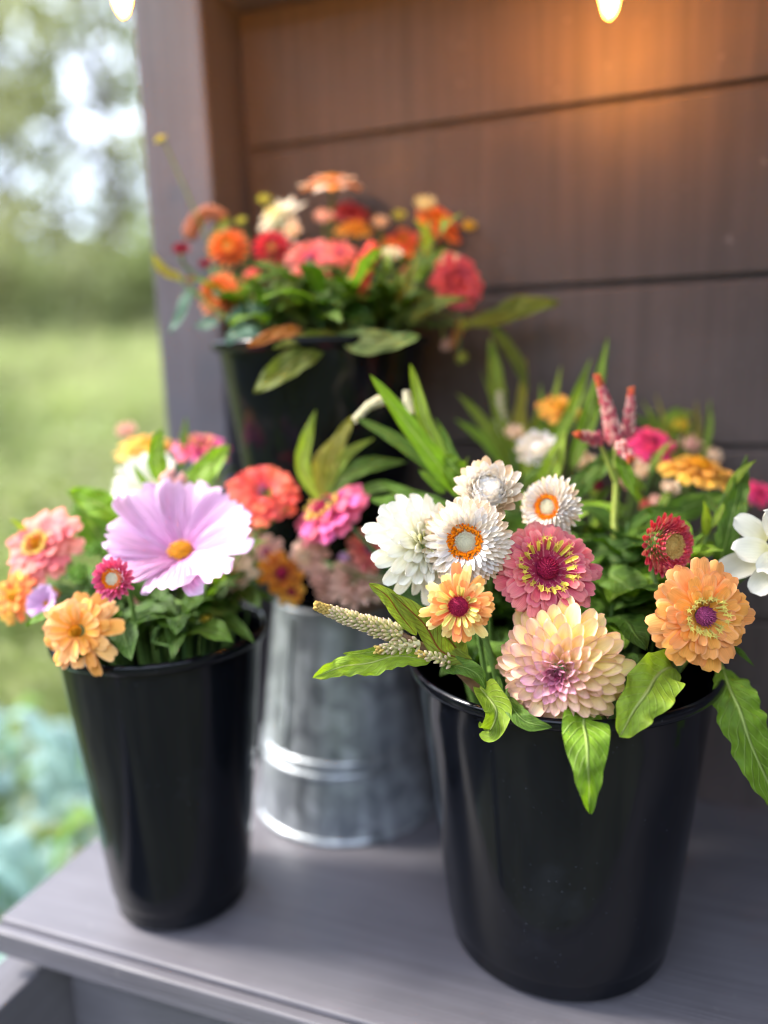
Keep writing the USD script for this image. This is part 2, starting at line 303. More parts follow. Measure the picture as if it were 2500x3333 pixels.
gp += [(gr(z), z) for z in np.linspace(.095, .238, 12)] + [(gr(.243) + .0012, .243), (gr(.246) + .0012, .2465), (gr(.248) - .001, .248), (gr(.248) - .006, .2465), (0, .2465)]
g.part('pail_shell', lathe(gp, 128, (*GV, 0)), ZINC, smooth=40)
seam = [(gr(z) + .0008, z) for z in np.linspace(.095, .24, 8)]
sa = math.radians(250)
g.part('side_seam', tube([(GV[0] + r_ * math.cos(sa), GV[1] + r_ * math.sin(sa), z) for r_, z in seam], .0022, 6), ZINC)

# ------------------------------------------------------------------ string lights
lights = thing('string_light', 'string of warm glowing bulbs hung along the header beam', 'string light', (-.3, .77, .95))
GLASSM = mat('amber_glass', {'f': ('fresnel', {'IOR': 1.12}), 't': ('transparent_bsdf', {'color': (1.0, .90, .74)}), 'g': ('glossy_bsdf', {'roughness': .05}), 'tr': ('translucent_bsdf', {'color': (1.0, .62, .25)}), 'mm': ('mix_closure', {'fac': .22}), 'out': ('mix_closure', {})},
             [('f.fac', 'out.fac'), ('t.BSDF', 'mm.closure1'), ('tr.BSDF', 'mm.closure2'), ('mm.closure', 'out.closure1'), ('g.BSDF', 'out.closure2')], 'out.closure')
GLOW = mat('filament_glow', {'out': ('emission', {'color': (1.0, .42, .10), 'strength': 128.0})}, [], 'out.emission')
SOCKET = plain('socket_rubber', (.015, .015, .015), .5)
bulbs = [aty(1984, 70, .765), aty(402, 66, .57)]
cab = [(1.4, .77, .955), bulbs[0] + (.25, .0, .150), bulbs[0] + (0, 0, .122), bulbs[0] + (-.25, -.06, .150), bulbs[1] + (0, 0, .122), bulbs[1] + (-.5, -.1, .2)]
for tip in bulbs:
    prof = [(0.0, 0), (.003, .0010), (.0062, .0045), (.009, .011), (.0105, .019), (.0112, .027), (.0112, .037), (.0110, .047), (.0115, .054), (.0120, .058)]
    b = lights.part('bulb', lathe(prof, 32, tip), GLASSM, smooth=True)
    lights.part('filament', lathe([(0, .004), (.003, .007), (.005, .013), (.0055, .022), (.005, .038), (0, .044)], 20, tip), GLOW, smooth=True, under=b)
    lights.part('socket', lathe([(.0, .105), (.009, .105), (.0135, .098), (.0145, .075), (.0145, .056), (.0115, .056)], 24, tip), SOCKET)
    lights.part('hanger', tube([tip + (0, 0, .105), tip + (0, 0, .122)], .0025), SOCKET)
lights.part('cable', tube(bez(cab, 60), .003, 8), SOCKET)

# ------------------------------------------------------------------ flower builders
def frame_of(n, spin=0.0):
    """matrix whose columns are the head's x, y, z axes"""
    n = unit(n); a = CAMW[:, 0]; a = unit(a - n * (a @ n)); b = np.cross(n, a)
    c, s = math.cos(spin), math.sin(spin)
    return np.stack([a * c + b * s, b * c - a * s, n], 1)
def petal(L, W, e0, e1, cup=.1, peak=.6, k=.7, bw=.35, notch=0.0, pleat=0.0, npl=5, nu=8, nv=5, bend=1.2, ruff=0.0, fold=0.0, twist=0.0, ph=0.0, blunt=0.0):
    s = np.linspace(0, 1, nu); t = 1 - (1 - s) ** 1.45
    a = e0 + (e1 - e0) * t ** bend
    dx = np.diff(t) * L; am = (a[1:] + a[:-1]) / 2
    x = np.concatenate([[0], np.cumsum(dx * np.cos(am))]); z = np.concatenate([[0], np.cumsum(dx * np.sin(am))])
    tc = np.clip(t, 1e-4, 1 - 1e-4)
    w = ((tc / peak) ** peak * ((1 - tc) / (1 - peak)) ** (1 - peak)) ** k
    w = W / 2 * np.maximum(w, np.where(t < peak, bw, 0)); w = np.maximum(w, np.where(t > peak, blunt * W / 2, 0)); w[-1] = W * max(.04, blunt * .42)
    v = np.linspace(-1, 1, nv)
    off = cup * w[:, None] * (v ** 2) + fold * w[:, None] * np.abs(v)
    if pleat: off = off + pleat * W * np.cos(v * math.pi * npl)[None] * np.sin(np.pi * np.clip(t * .95 + .03, 0, 1))[:, None]
    if ruff: off = off + ruff * W * np.sin(v * 4.2 + ph + 5 * t[:, None]) * (t ** 2)[:, None] * np.abs(v)
    off = off + twist * W * v * t[:, None]
    lx = np.zeros((nu, nv))
    if notch: lx = lx - notch * L * (t ** 7)[:, None] * (np.exp(-(v / .4) ** 2) if npl != 9 else .5 + .5 * np.cos(v * math.pi * 4))
    X = (x + 0)[:, None] - np.sin(a)[:, None] * off + lx * np.cos(a)[:, None]
    Z = z[:, None] + np.cos(a)[:, None] * off + lx * np.sin(a)[:, None]
    Y = w[:, None] * v[None, :] * np.ones_like(X) * (1 - .12 * np.minimum(abs(cup), 1) * v ** 2)
    uv = np.stack([np.repeat(t[:, None], nv, 1), np.repeat((v[None] + 1) / 2, nu, 0)], -1).reshape(-1, 2)
    return np.stack([X, Y, Z], -1).reshape(-1, 3), grid_faces(nu, nv)[:, ::-1], uv
def spin_z(V, az):
    c, s = math.cos(az), math.sin(az)
    return np.stack([V[:, 0] * c - V[:, 1] * s, V[:, 0] * s + V[:, 1] * c, V[:, 2]], 1)
class Head:
    """a flower head being put together at a point, facing n, in metres"""
    def __init__(s, th, p, n, spin=0.0): s.th, s.p, s.M = th, np.asarray(p, float), frame_of(n, spin)
    def w(s, V): return V @ s.M.T + s.p
    def petal(s, az, r0, h0, m, name='petal', **kw):
        V, F, uv = petal(**kw); V = V + (r0, 0, h0)
        s.th.part(name, (s.w(spin_z(V, az)), F), m, smooth=True, uv=uv)
    def dome(s, name, R, h, m, z0=0.0, rough=.0, nr=9, na=28, flat=1.0):
        r = np.linspace(0.001, 1, nr); th = np.linspace(0, 2 * np.pi, na, endpoint=False)
        rr, tt = np.meshgrid(r, th, indexing='ij')
        z = h * (1 - rr ** (2 * flat)) + rough * h * rng.uniform(-1, 1, rr.shape)
        V = np.stack([R * rr * np.cos(tt), R * rr * np.sin(tt), z + z0], -1).reshape(-1, 3)
        uv = np.stack([rr, tt / 6.2832], -1).reshape(-1, 2)
        s.th.part(name, (s.w(V), grid_faces(nr, na, True)), m, smooth=True, uv=uv)
    def spikes(s, name, pts, dirs, L, r, m, sides=5, kind=None, each=False, bulge=.6):
        out = []
        for p, d in zip(pts, dirs):
            l = L * rng.uniform(.8, 1.15); d = unit(d)
            V, F = tube([p, p + d * l * .5, p + d * l], [r * .7, r, r * bulge], sides)
            if each: s.th.part(name, (s.w(V), F), m, smooth=40)
            else: out.append((V, F))
        if out:
            V, F = join(out); s.th.part(name, (s.w(V), F), m, smooth=40, kind=kind)
    def calyx(s, R, h, m):
        V, F = lathe([(0, -h), (R * .35, -h), (R * .8, -h * .6), (R, -h * .1), (R * .9, 0), (0, 0)], 16)
        s.th.part('calyx', (s.w(V), F), m, smooth=60)
def stem_to(th, p, n, base, rim, r=.0026, m=None, name='stem', back=.02, r1=None):
    """stem from a head at p facing n down into a bucket: base is the bucket (centre, rim height, rim radius)"""
    c, zr, Rr = rim
    q = np.array([p[0] - c[0], p[1] - c[1]]); q = q * min(1, .72 * Rr / max(np.linalg.norm(q), 1e-9))
    mid = np.array([c[0] + q[0], c[1] + q[1], zr + .004])
    end = np.array([c[0] + q[0] * .35, c[1] + q[1] * .35, base])
    P0 = np.asarray(p) - unit(n) * .002; P1 = np.asarray(p) - unit(n) * back
    if P1[2] < zr + .012: P1[2] = max(P1[2], zr + .012)
    pts = bez([P0, P1, mid, end], 16)
    th.part(name, tube(pts, np.linspace(r * .85, r1 or r * 1.1, 16), 7), m or STEM, smooth=True)
    return end
RIM = {'R': (RB, .257, .126), 'L': (LB, .270, .090), 'B': (BB, .5255, .114)}
BASE = {'R': .03, 'L': .03, 'B': .28}
STEM = plain('stem_green', (.10, .19, .04), .5, .2, 200, .2, .4)
STEM_DARK = plain('stem_dark_green', (.045, .10, .025), .5, .2, 200, .2, .4)
STEM_YELLOW = plain('stem_yellow_green', (.30, .36, .06), .5, .15, 200, .2, .4)
STEM_BROWN = plain('stem_red_brown', (.20, .11, .06), .5, .25, 150, .3, .4)
CALYX = plain('calyx_green', (.10, .17, .05), .6, .2, 400, .3)

def new_flower(name, label, b, p, group=None):
    c = RIM[b][0]
    return thing(name, label, 'flower', (c[0], c[1], BASE[b]), group)
def zinnia(label, b, x, y, dep, Rpx, n, mats, centre, florets=None, rows=4, n0=15, droop=-.45, seed=0, wide=.40, stem=STEM, disc=.2, spin=0., detail=1, miss=0., inner_mat=None, flo_r=.24, lift=.0, back=.03, ragged=.0, tube_ring=None, quill=1.0):
    r = np.random.default_rng(seed + 100); p = pt(x, y, dep); R = Rpx * K * dep / FPX
    th = new_flower('zinnia', label, b, p); H = Head(th, p, n, spin)
    for k in range(rows):
        f = k / max(rows - 1, 1); cnt = max(6, int(round(n0 * (1 - .32 * f))))
        L0 = R * (1 - .62 * f) * .88
        for j in range(cnt):
            if r.random() < miss: continue
            L = L0 * r.uniform(.84, 1.09) * (1 - (ragged + .06) * r.random())
            H.petal(2 * math.pi * (j + .5 * (k % 2) + r.uniform(-.28, .28)) / cnt + k, R * (.12 + (flo_r * .85 - .12) * f), R * (.02 + .12 * f), (inner_mat if inner_mat and k >= rows - 1 else mats[r.integers(len(mats))]),
                    L=L, W=L0 * wide * r.uniform(.9, 1.12) * (1 + .25 * f), e0=.12 + .42 * f + r.uniform(-.08, .08) + lift, e1=droop + .55 * f + r.uniform(-.16, .16) + lift, cup=-.22 + .5 * f + r.uniform(-.12, .12), peak=.66, k=.55,
                    bw=.45, notch=.03 + .04 * r.random(), nu=9 if detail else 7, nv=7 if detail else 5, bend=1.4, ruff=.07, ph=r.uniform(0, 6), twist=r.uniform(-.16, .16), blunt=.5)
    H.dome('disc', R * disc, R * .15, centre, R * .15, .12)
    if detail:
        i = np.arange(70); rr = R * disc * np.sqrt((i + .5) / 70); a = i * 2.39996
        P = np.stack([rr * np.cos(a), rr * np.sin(a), R * .15 + R * .14 * (1 - (rr / (R * disc)) ** 2)], 1)
        H.spikes('chaff', P, np.stack([.5 * np.cos(a), .5 * np.sin(a), np.ones(70)], 1), R * .07, R * .012, centre, 4, kind='stuff', bulge=.2)
    if florets is not None:
        m = 22 if detail else 12
        for j in range(m):
            a = 2 * math.pi * (j + r.uniform(-.3, .3)) / m; rr = R * flo_r * r.uniform(.86, 1.2)
            d = np.array([math.cos(a) * .55, math.sin(a) * .55, 1.0]); pp = np.array([rr * math.cos(a), rr * math.sin(a), R * .14]); l = R * r.uniform(.12, .19)
            V, F = tube([pp, pp + unit(d) * l * .6, pp + unit(d) * l], [R * .018, R * .022, R * .032], 6)
            star = [(V, F)]
            for q in range(5):
                aa = q * 1.2566 + a; e = np.array([math.cos(aa), math.sin(aa), .35]); tip = pp + unit(d) * l
                sd = np.cross(e, (0, 0, 1)); sd = unit(sd) * R * .014
                star.append((np.stack([tip - sd, tip + sd, tip + unit(e) * R * .085]), np.array([[0, 1, 2]])))
            H.th.part('floret', (H.w(join(star)[0]), join(star)[1]), florets, smooth=40)
    if tube_ring is not None:
        for j in range(16):
            a = 2 * math.pi * (j + r.uniform(-.3, .3)) / 16; rr = R * flo_r * .9
            H.petal(a, rr, R * .15, tube_ring, name='quill', L=R * r.uniform(.16, .3) * quill, W=R * .075 * quill, e0=1.15 + r.uniform(-.3, .1), e1=.65 + r.uniform(-.4, .3), cup=.8, peak=.75, k=.3, bw=.8, nu=6, nv=5, notch=.1)
    H.calyx(R * .2, R * .22, CALYX)
    stem_to(th, H.w(np.array([[0, 0, -R * .2]]))[0], n, BASE[b], RIM[b], .0026, stem, back=back)
    return th, H, R
def dahlia(label, b, x, y, dep, Rpx, n, ramp, N=120, seed=0, wide=.5, cup=.55, pointed=.9, spin=0., emin=-.35, shift=0., name='petal', stem=STEM, kind='dahlia', lmin=.14, big=1.0, pleat=.0):
    r = np.random.default_rng(seed + 300); p = pt(x, y, dep); R = Rpx * K * dep / FPX
    th = new_flower(kind, label, b, p); H = Head(th, p, n, spin)
    for i in range(N):
        s = (i + .5) / N
        e = 1.62 - (1.62 - emin) * s ** .75 + r.uniform(-.11, .11)
        L = R * (lmin + (.72 * big - lmin) * s ** .72) * r.uniform(.86, 1.08)
        az = i * 2.39996 + r.uniform(-.05, .05)
        H.petal(az, R * (.02 + .33 * s ** .8), R * .34 * (1 - s ** 1.3) - R * .08, ramp[int(np.clip((s ** .62) * len(ramp) + shift * s * math.cos(az - .5), 0, len(ramp) - 1))], name=name,
                L=L, W=L * wide * (1.0 + .12 * (1 - s)), e0=e + .18, e1=e - .30 * s + .05, cup=cup * (1 - .45 * s), peak=.56, k=pointed, bw=.3, nu=9, nv=9 if pleat else 7, bend=1.3, twist=r.uniform(-.2, .2), pleat=pleat, npl=3, ruff=.05, ph=r.uniform(0, 6))
    H.calyx(R * .2, R * .2, CALYX)
    stem_to(th, H.w(np.array([[0, 0, -R * .15]]))[0], n, BASE[b], RIM[b], .0028, stem)
    return th, H, R
def strawflower(label, b, x, y, dep, Rpx, n, outer, inner, ring=None, heart=None, seed=0, rows=7, n0=19, open_=1.0, disc=.30, spin=0., stem=STEM, kind='strawflower', nu=6, nv=5, wide=.34, reflex=0.0, globe=0.0):
    """papery bracts in rows round a flat disc; open_ 0 = closed bud"""
    r = np.random.default_rng(seed + 700); p = pt(x, y, dep); R = Rpx * K * dep / FPX
    th = new_flower(kind, label, b, p); H = Head(th, p, n, spin)
    for k in range(rows):
        f = k / max(rows - 1, 1); cnt = int(round(n0 * (1 - .22 * f)))
        e = (-.35 - reflex) * (1 - f) + (.72 + .55 * (1 - open_)) * f + .15 * open_ * (1 - f) + (1 - open_) * .75 * (1 - f) + globe * (1.0 - .3 * f)
        L = R * (.50 - .14 * f) * (1 + .15 * (1 - open_)) * (1 - .25 * globe)
        for j in range(cnt):
            a = 2 * math.pi * (j + .5 * (k % 2) + r.uniform(-.12, .12)) / cnt
            m = outer[r.integers(len(outer))] if f < .30 else inner[r.integers(len(inner))]
            H.petal(a, R * (disc + (.5 + .42 * globe - disc) * (1 - f)), R * (-.16 - .25 * globe + (.26 + .25 * globe) * f), m, name='bract', L=L * r.uniform(.9, 1.08), W=L * wide * r.uniform(.9, 1.1) * 1.25, e0=e + r.uniform(-.08, .08) + .1, e1=e + .30 + .45 * (1 - open_) + r.uniform(-.14, .14),
                    cup=.5, peak=.5, k=.8, bw=.5, nu=nu, nv=nv, bend=1.0)
    if open_ < .45:                                # bracts fold over the middle
        M = 34
        for i in range(M):
            s = (i + .5) / M; th0 = 1.15 * s ** .5
            H.petal(i * 2.39996, R * .50 * math.sin(th0) * .9 + R * .02, R * (.42 * math.cos(th0)) - R * .04, inner[r.integers(len(inner))], name='bract', L=R * .30, W=R * .17, e0=math.pi - .25 - 1.0 * s, e1=math.pi + .35 - 1.0 * s, cup=.35, peak=.5, k=.7, bw=.5, nu=nu, nv=nv)
        H.dome('disc', R * .46, R * .40, inner[0], -R * .02, .0)
    else:
        if heart is not None: H.dome('disc', R * disc * 1.05, R * .12, heart, R * (.03 + .25 * globe), .05, nr=8)
        if ring is not None:
            M = 240; i = np.arange(M); a = i * 2.39996; rr = R * disc * r.uniform(.62, 1.06, M)
            H.spikes('floret_ring', np.stack([rr * np.cos(a), rr * np.sin(a), np.full(M, R * (.06 + .22 * globe))], 1), np.stack([.35 * np.cos(a), .35 * np.sin(a), np.ones(M)], 1), R * .14, R * .019, ring, 4, kind='stuff', bulge=.9)
            i = np.arange(90); a = i * 2.39996; rr = R * disc * .6 * np.sqrt((i + .5) / 90)
            H.spikes('floret_heart', np.stack([rr * np.cos(a), rr * np.sin(a), np.full(90, R * (.10 + .25 * globe))], 1), np.stack([.2 * np.cos(a), .2 * np.sin(a), np.ones(90)], 1), R * .07, R * .016, heart, 4, kind='stuff', bulge=.8)
    H.calyx(R * .24, R * .26, CALYX)
    stem_to(th, H.w(np.array([[0, 0, -R * .2]]))[0], n, BASE[b], RIM[b], .0021 if R > .011 else .0011, stem)
    return th, H, R
def leaf_mesh(P, W, hint=None, peak=.35, k=1.25, fold=.15, wave=.0, wn=5, nu=40, nv=9, ph=0.0, jag=.0, twist=0.0, curl=0.0, stalk=0.0):
    C = bez(P, nu); T = np.gradient(C, axis=0); T /= np.maximum(np.linalg.norm(T, axis=1, keepdims=True), 1e-12)
    h = facing(0, .35, 1) if hint is None else np.asarray(hint, float)
    t = np.linspace(0, 1, nu); tc = np.clip(t, 1e-3, 1 - 1e-3)
    w = ((tc / peak) ** peak * ((1 - tc) / (1 - peak)) ** (1 - peak)) ** k * W / 2
    q = float(C[0][0] * 977 + C[-1][2] * 613 + W * 5000) % 6.28
    w = w * (1 + .05 * np.sin(11 * t + q) + .035 * np.sin(27 * t + 2 * q))
    w = np.maximum(w, W * .018)
    v = np.linspace(-1, 1, nv); V = np.zeros((nu, nv, 3))
    for i in range(nu):
        s = unit(np.cross(h, T[i])); n = np.cross(T[i], s)
        if twist: c, q = math.cos(twist * t[i]), math.sin(twist * t[i]); s, n = s * c + n * q, n * c - s * q
        ww = w[i] * (1 + jag * np.sin(2 * math.pi * wn * 1.7 * t[i] + 2 * np.sign(v) + ph))
        lift = .05 * W * (np.sin(8 * t[i] + 2.5 * v + q) + .6 * np.sin(17 * t[i] - 4 * v + 2 * q)) * min(1, 5 * t[i]) + fold * np.abs(v) * w[i] + wave * W * np.sin(2 * math.pi * wn * t[i] + ph + 1.3 * np.sign(v)) * v ** 2 * min(1, 4 * t[i] * (1 - t[i]) + .2) + curl * v ** 2 * w[i]
        V[i] = C[i] + (s[None] * (ww * v)[:, None]) + n[None] * lift[:, None]
    uv = np.stack([np.repeat(t[:, None], nv, 1), np.repeat((v[None] + 1) / 2, nu, 0)], -1).reshape(-1, 2)
    return V.reshape(-1, 3), grid_faces(nu, nv), uv
def leaf(th, pts, Wpx, m, name='leaf', label=None, **kw):
    """points on the small print with depths; widest part in its pixels"""
    P = [pt(*q) for q in pts]; W = Wpx * K * np.mean([q[2] for q in pts]) / FPX
    V, F, uv = leaf_mesh(P, W, **kw)
    th.part(name, (V, F), m, smooth=True, uv=uv, label=label)
PUV = np.stack([np.concatenate([np.repeat(np.linspace(0, 1, 4), 5), [0, 1]]), np.full(22, .5)], 1)
def plume(th, pts, Rpx0, Rpx1, n, mats, L=.006, r=.0016, open_=.75, seed=0, name='floret', tip=None, core=None):
    """celosia spike: small pointed florets spiralling round an axis, base to tip"""
    g = np.random.default_rng(seed + 40); P = bez([pt(*q) for q in pts], 60); T = np.gradient(P, axis=0); T /= np.linalg.norm(T, axis=1, keepdims=True)
    dep = np.mean([q[2] for q in pts]); R0, R1 = Rpx0 * K * dep / FPX, Rpx1 * K * dep / FPX
    for i in range(n):
        s = (i + g.uniform(0, 1)) / n; k = min(59, int(s * 59)); a = i * 2.39996
        A = unit(np.cross(T[k], (.3, .2, 1))); B = np.cross(T[k], A); rad = A * math.cos(a) + B * math.sin(a)
        R = R0 + (R1 - R0) * s ** 1.2
        d = unit(rad * open_ * (1 - .5 * s) + T[k] * .8); l = L * (1 - .45 * s) * g.uniform(.8, 1.2); c = P[k] + rad * R * .45
        V, F = tube([c, c + d * l * .35, c + d * l * .75, c + d * l * 1.02], [r * .5, r * (1.1 - .4 * s), r * .8, r * .12], 5)
        th.part(name, (V, F), (tip if tip is not None and s > .80 else mats[g.integers(len(mats))]), smooth=True, uv=PUV)
    th.part('spike_core', tube(P, np.linspace(R0 * .5, R1 * .45, 60), 8), core or mats[0], smooth=True)

# ------------------------------------------------------------------ petal and leaf colours
def C(*rgb): return S(*rgb)
WHITE = [petal_mat('white_petal', [(0, C(228, 226, 172)), (.35, C(230, 228, 204)), (1, C(230, 229, 218))], .05, .25, var=.03)]
PAPER = [petal_mat('paper_white_bract', [(0, C(220, 214, 204)), (.4, C(228, 224, 220)), (1, C(234, 231, 228))], .06, .2, .4, var=.04, spec=.45), petal_mat('paper_cream_bract', [(0, C(238, 226, 205)), (1, C(246, 236, 220))], .07, .2, .4, var=.05, spec=.45)]
PAPER_TAN = [petal_mat('paper_tan_bract', [(0, C(235, 215, 185)), (.6, C(238, 215, 182)), (1, C(238, 214, 182))], .09, .22, .4, var=.07, spec=.45), PAPER[1]]
ROSE = [petal_mat('rose_petal', [(0, C(150, 30, 70)), (.4, C(205, 72, 100)), (.8, C(218, 98, 115)), (1, C(225, 135, 135))], .12, .28), petal_mat('rose_pale_petal', [(0, C(160, 40, 75)), (.5, C(215, 90, 112)), (1, C(230, 140, 138))], .12, .28)]
APRICOT = [petal_mat('apricot_petal', [(0, C(236, 165, 55)), (.5, C(242, 166, 74)), (1, C(240, 168, 88))], .09, .3, var=.07), petal_mat('apricot_pink_petal', [(0, C(238, 170, 68)), (.5, C(241, 162, 88)), (1, C(238, 164, 98))], .09, .3, var=.07)]
PEACH = [petal_mat('peach_petal', [(0, C(222, 95, 60)), (.5, C(238, 145, 78)), (1, C(242, 175, 98))], .12, .3), petal_mat('peach_yellow_petal', [(0, C(235, 150, 95)), (.5, C(245, 190, 118)), (1, C(243, 220, 140))], .12, .3), petal_mat('peach_coral_petal', [(0, C(205, 75, 58)), (.5, C(234, 125, 75)), (1, C(242, 160, 92))], .12, .3)]
QUILL = petal_mat('pale_yellow_quill', [(0, C(225, 200, 95)), (1, C(242, 232, 135))], .1, .3)
FLORET = petal_mat('yellow_floret', [(0, C(200, 180, 60)), (1, C(235, 190, 50))], .1, .2)
FLORET_G = petal_mat('lime_floret', [(0, C(215, 195, 70)), (1, C(235, 215, 95))], .1, .2)
MAROON = plain('maroon_chaff', C(140, 20, 60), .7, .3, 900, .6, .2)
PLUM = plain('plum_chaff', C(150, 65, 110), .7, .3, 900, .6, .2)
GOLD = plain('golden_disc', C(200, 135, 18), .7, .35, 900, .6, .2, .0)
ORANGE_FUZZ = plain('orange_fuzz', C(252, 150, 8), .7, .2, 900, .5, .2, .2)
CREAM_FUZZ = plain('cream_fuzz', C(222, 218, 190), .8, .12, 900, .5, .2, .2)
TAN_FUZZ = plain('tan_fuzz', C(222, 190, 110), .8, .15, 900, .5, .2, .2)
DAHL = [petal_mat('dahlia_centre', [(0, C(185, 190, 110)), (.4, C(175, 70, 110)), (1, C(196, 90, 130))], .08, .25),
        petal_mat('dahlia_mauve', [(0, C(225, 165, 165)), (.5, C(212, 125, 155)), (1, C(222, 150, 175))], .08, .3),
        petal_mat('dahlia_blush', [(0, C(246, 224, 160)), (.55, C(240, 200, 180)), (1, C(226, 165, 190))], .07, .3, edge=C(224, 160, 188)),
        petal_mat('dahlia_cream', [(0, C(247, 228, 140)), (.55, C(247, 220, 168)), (1, C(238, 190, 182))], .06, .32, edge=C(236, 180, 180)),
        petal_mat('dahlia_peach', [(0, C(248, 222, 120)), (.55, C(246, 218, 150)), (1, C(240, 196, 170))], .06, .32, edge=C(236, 180, 180)),
        petal_mat('dahlia_yellow', [(0, C(248, 225, 110)), (.6, C(248, 226, 140)), (1, C(244, 208, 160))], .06, .32, edge=C(236, 180, 180))]
CREAMD = [petal_mat('white_dahlia_centre', [(0, C(212, 208, 105)), (1, C(225, 222, 150))], .05, .25, var=.04), petal_mat('white_dahlia_inner', [(0, C(230, 224, 120)), (1, C(232, 228, 180))], .05, .25, var=.04), WHITE[0], WHITE[0]]
RED_B = [petal_mat('red_bract', [(0, C(215, 80, 95)), (.5, C(214, 45, 78)), (1, C(230, 95, 108))], .1, .2, .4, spec=.45)]
RED_O = [petal_mat('salmon_bract', [(0, C(225, 150, 120)), (1, C(226, 130, 115))], .1, .2, .4, spec=.45), RED_B[0]]
PINKZ = [petal_mat('magenta_petal', [(0, C(150, 20, 85)), (.5, C(214, 72, 135)), (1, C(226, 105, 165))], .12, .28), petal_mat('magenta_coral_petal', [(0, C(170, 30, 80)), (.5, C(220, 82, 120)), (1, C(228, 110, 135))], .12, .28)]
CORAL = [petal_mat('coral_petal', [(0, C(215, 80, 90)), (.5, C(238, 96, 82)), (1, C(240, 112, 90))], .1, .28)]
SALMON = [petal_mat('salmon_petal', [(0, C(215, 75, 90)), (.5, C(230, 104, 112)), (1, C(236, 130, 126))], .1, .28), petal_mat('salmon_pale_petal', [(0, C(222, 90, 88)), (1, C(238, 148, 136))], .1, .28)]
ORANGE = [petal_mat('orange_petal', [(0, C(230, 125, 45)), (1, C(240, 150, 75))], .12, .28), petal_mat('deep_orange_petal', [(0, C(225, 110, 45)), (1, C(234, 125, 66))], .12, .28)]
YORANGE = [petal_mat('amber_petal', [(0, C(232, 160, 50)), (1, C(240, 182, 82))], .1, .3)]
HOTPINK = [petal_mat('hot_pink_petal', [(0, C(200, 30, 90)), (1, C(238, 72, 130))], .1, .28)]
COSMOS = petal_mat('cosmos_petal', [(0, C(212, 125, 185)), (.3, C(222, 162, 208)), (.85, C(224, 180, 218)), (1, C(230, 196, 227))], .16, .35, .5, var=.04, freq=34)
LILAC = [petal_mat('lilac_petal', [(0, C(205, 150, 200)), (1, C(218, 178, 218))], .1, .3)]
CREAMZ = [petal_mat('cream_petal', [(0, C(235, 200, 160)), (1, C(244, 222, 195))], .08, .3)]
BLUSH = [petal_mat('blush_petal', [(0, C(220, 165, 150)), (1, C(236, 196, 180))], .08, .3)]
BEIGE = [petal_mat('beige_pink_petal', [(0, C(200, 150, 130)), (1, C(220, 182, 165))], .08, .3)]
RUST = [petal_mat('rust_petal', [(0, C(120, 45, 15)), (.5, C(190, 95, 25)), (1, C(225, 150, 50))], .15, .25)]
BURG = [petal_mat('burgundy_bract', [(0, C(120, 20, 45)), (1, C(150, 35, 65))], .1, .15, .4)]
ORB = [petal_mat('orange_bract', [(0, C(236, 105, 35)), (.5, C(240, 130, 60)), (1, C(244, 170, 115))], .1, .2, .4)]
YGREEN = [petal_mat('lime_bud', [(0, C(150, 165, 50)), (1, C(205, 205, 95))], .1, .2)]
YELLOW = [petal_mat('yellow_petal', [(0, C(225, 190, 40)), (1, C(240, 215, 80))], .1, .3)]
GBUD = [petal_mat('green_bud', [(0, C(70, 110, 40)), (1, C(130, 170, 75))], .1, .25)]
ROSEB = [petal_mat('dusty_rose_petal', [(0, C(190, 55, 75)), (1, C(218, 95, 105))], .1, .25)]
CEL = [petal_mat('celosia_pink', [(0, C(220, 120, 125)), (1, C(212, 98, 120))], .1, .3), petal_mat('celosia_blush', [(0, C(240, 190, 170)), (1, C(242, 190, 185))], .1, .3)]
CEL_TIP = petal_mat('celosia_orange_tip', [(0, C(210, 100, 85)), (1, C(222, 112, 62))], .1, .3)
CELG = [petal_mat('celosia_green', [(0, C(180, 195, 115)), (.5, C(215, 212, 145)), (1, C(242, 214, 185))], .1, .3), petal_mat('celosia_green_pink', [(0, C(178, 190, 110)), (.5, C(215, 208, 150)), (1, C(246, 212, 200))], .1, .3)]
CELG_TIP = petal_mat('celosia_amber_tip', [(0, C(180, 170, 90)), (1, C(226, 190, 110))], .1, .3)
CELW = [petal_mat('celosia_cream', [(0, C(220, 215, 170)), (1, C(244, 238, 215))], .1, .3)]
LF_BRIGHT = leaf_mat('leaf_bright', C(138, 180, 52), C(190, 215, 120), trans=.4)
LF_LIME = leaf_mat('leaf_lime', C(156, 186, 62), C(200, 216, 125), trans=.42, veins=13, vein_gain=.25)
LF_MID = leaf_mat('leaf_mid', C(104, 142, 50), C(150, 182, 95), trans=.35)
LF_DARK = leaf_mat('leaf_dark', C(68, 104, 28), C(100, 132, 55), trans=.25, rough=.6)
LF_RED = leaf_mat('leaf_red_rib', C(150, 172, 66), C(125, 62, 45), trans=.4, veins=12, vein_gain=.45)
LF_BLUE = leaf_mat('leaf_blue_green', C(110, 150, 130), C(150, 185, 165), trans=.25, vein_gain=.15)
LF_OLIVE = leaf_mat('leaf_olive', C(120, 138, 48), C(160, 170, 85), trans=.38)
LF_YELLOW = leaf_mat('leaf_yellow_green', C(172, 172, 62), C(200, 198, 110), trans=.42)
LF_ORANGE = leaf_mat('leaf_orange_tinged', C(190, 120, 62), C(190, 160, 90), trans=.4)

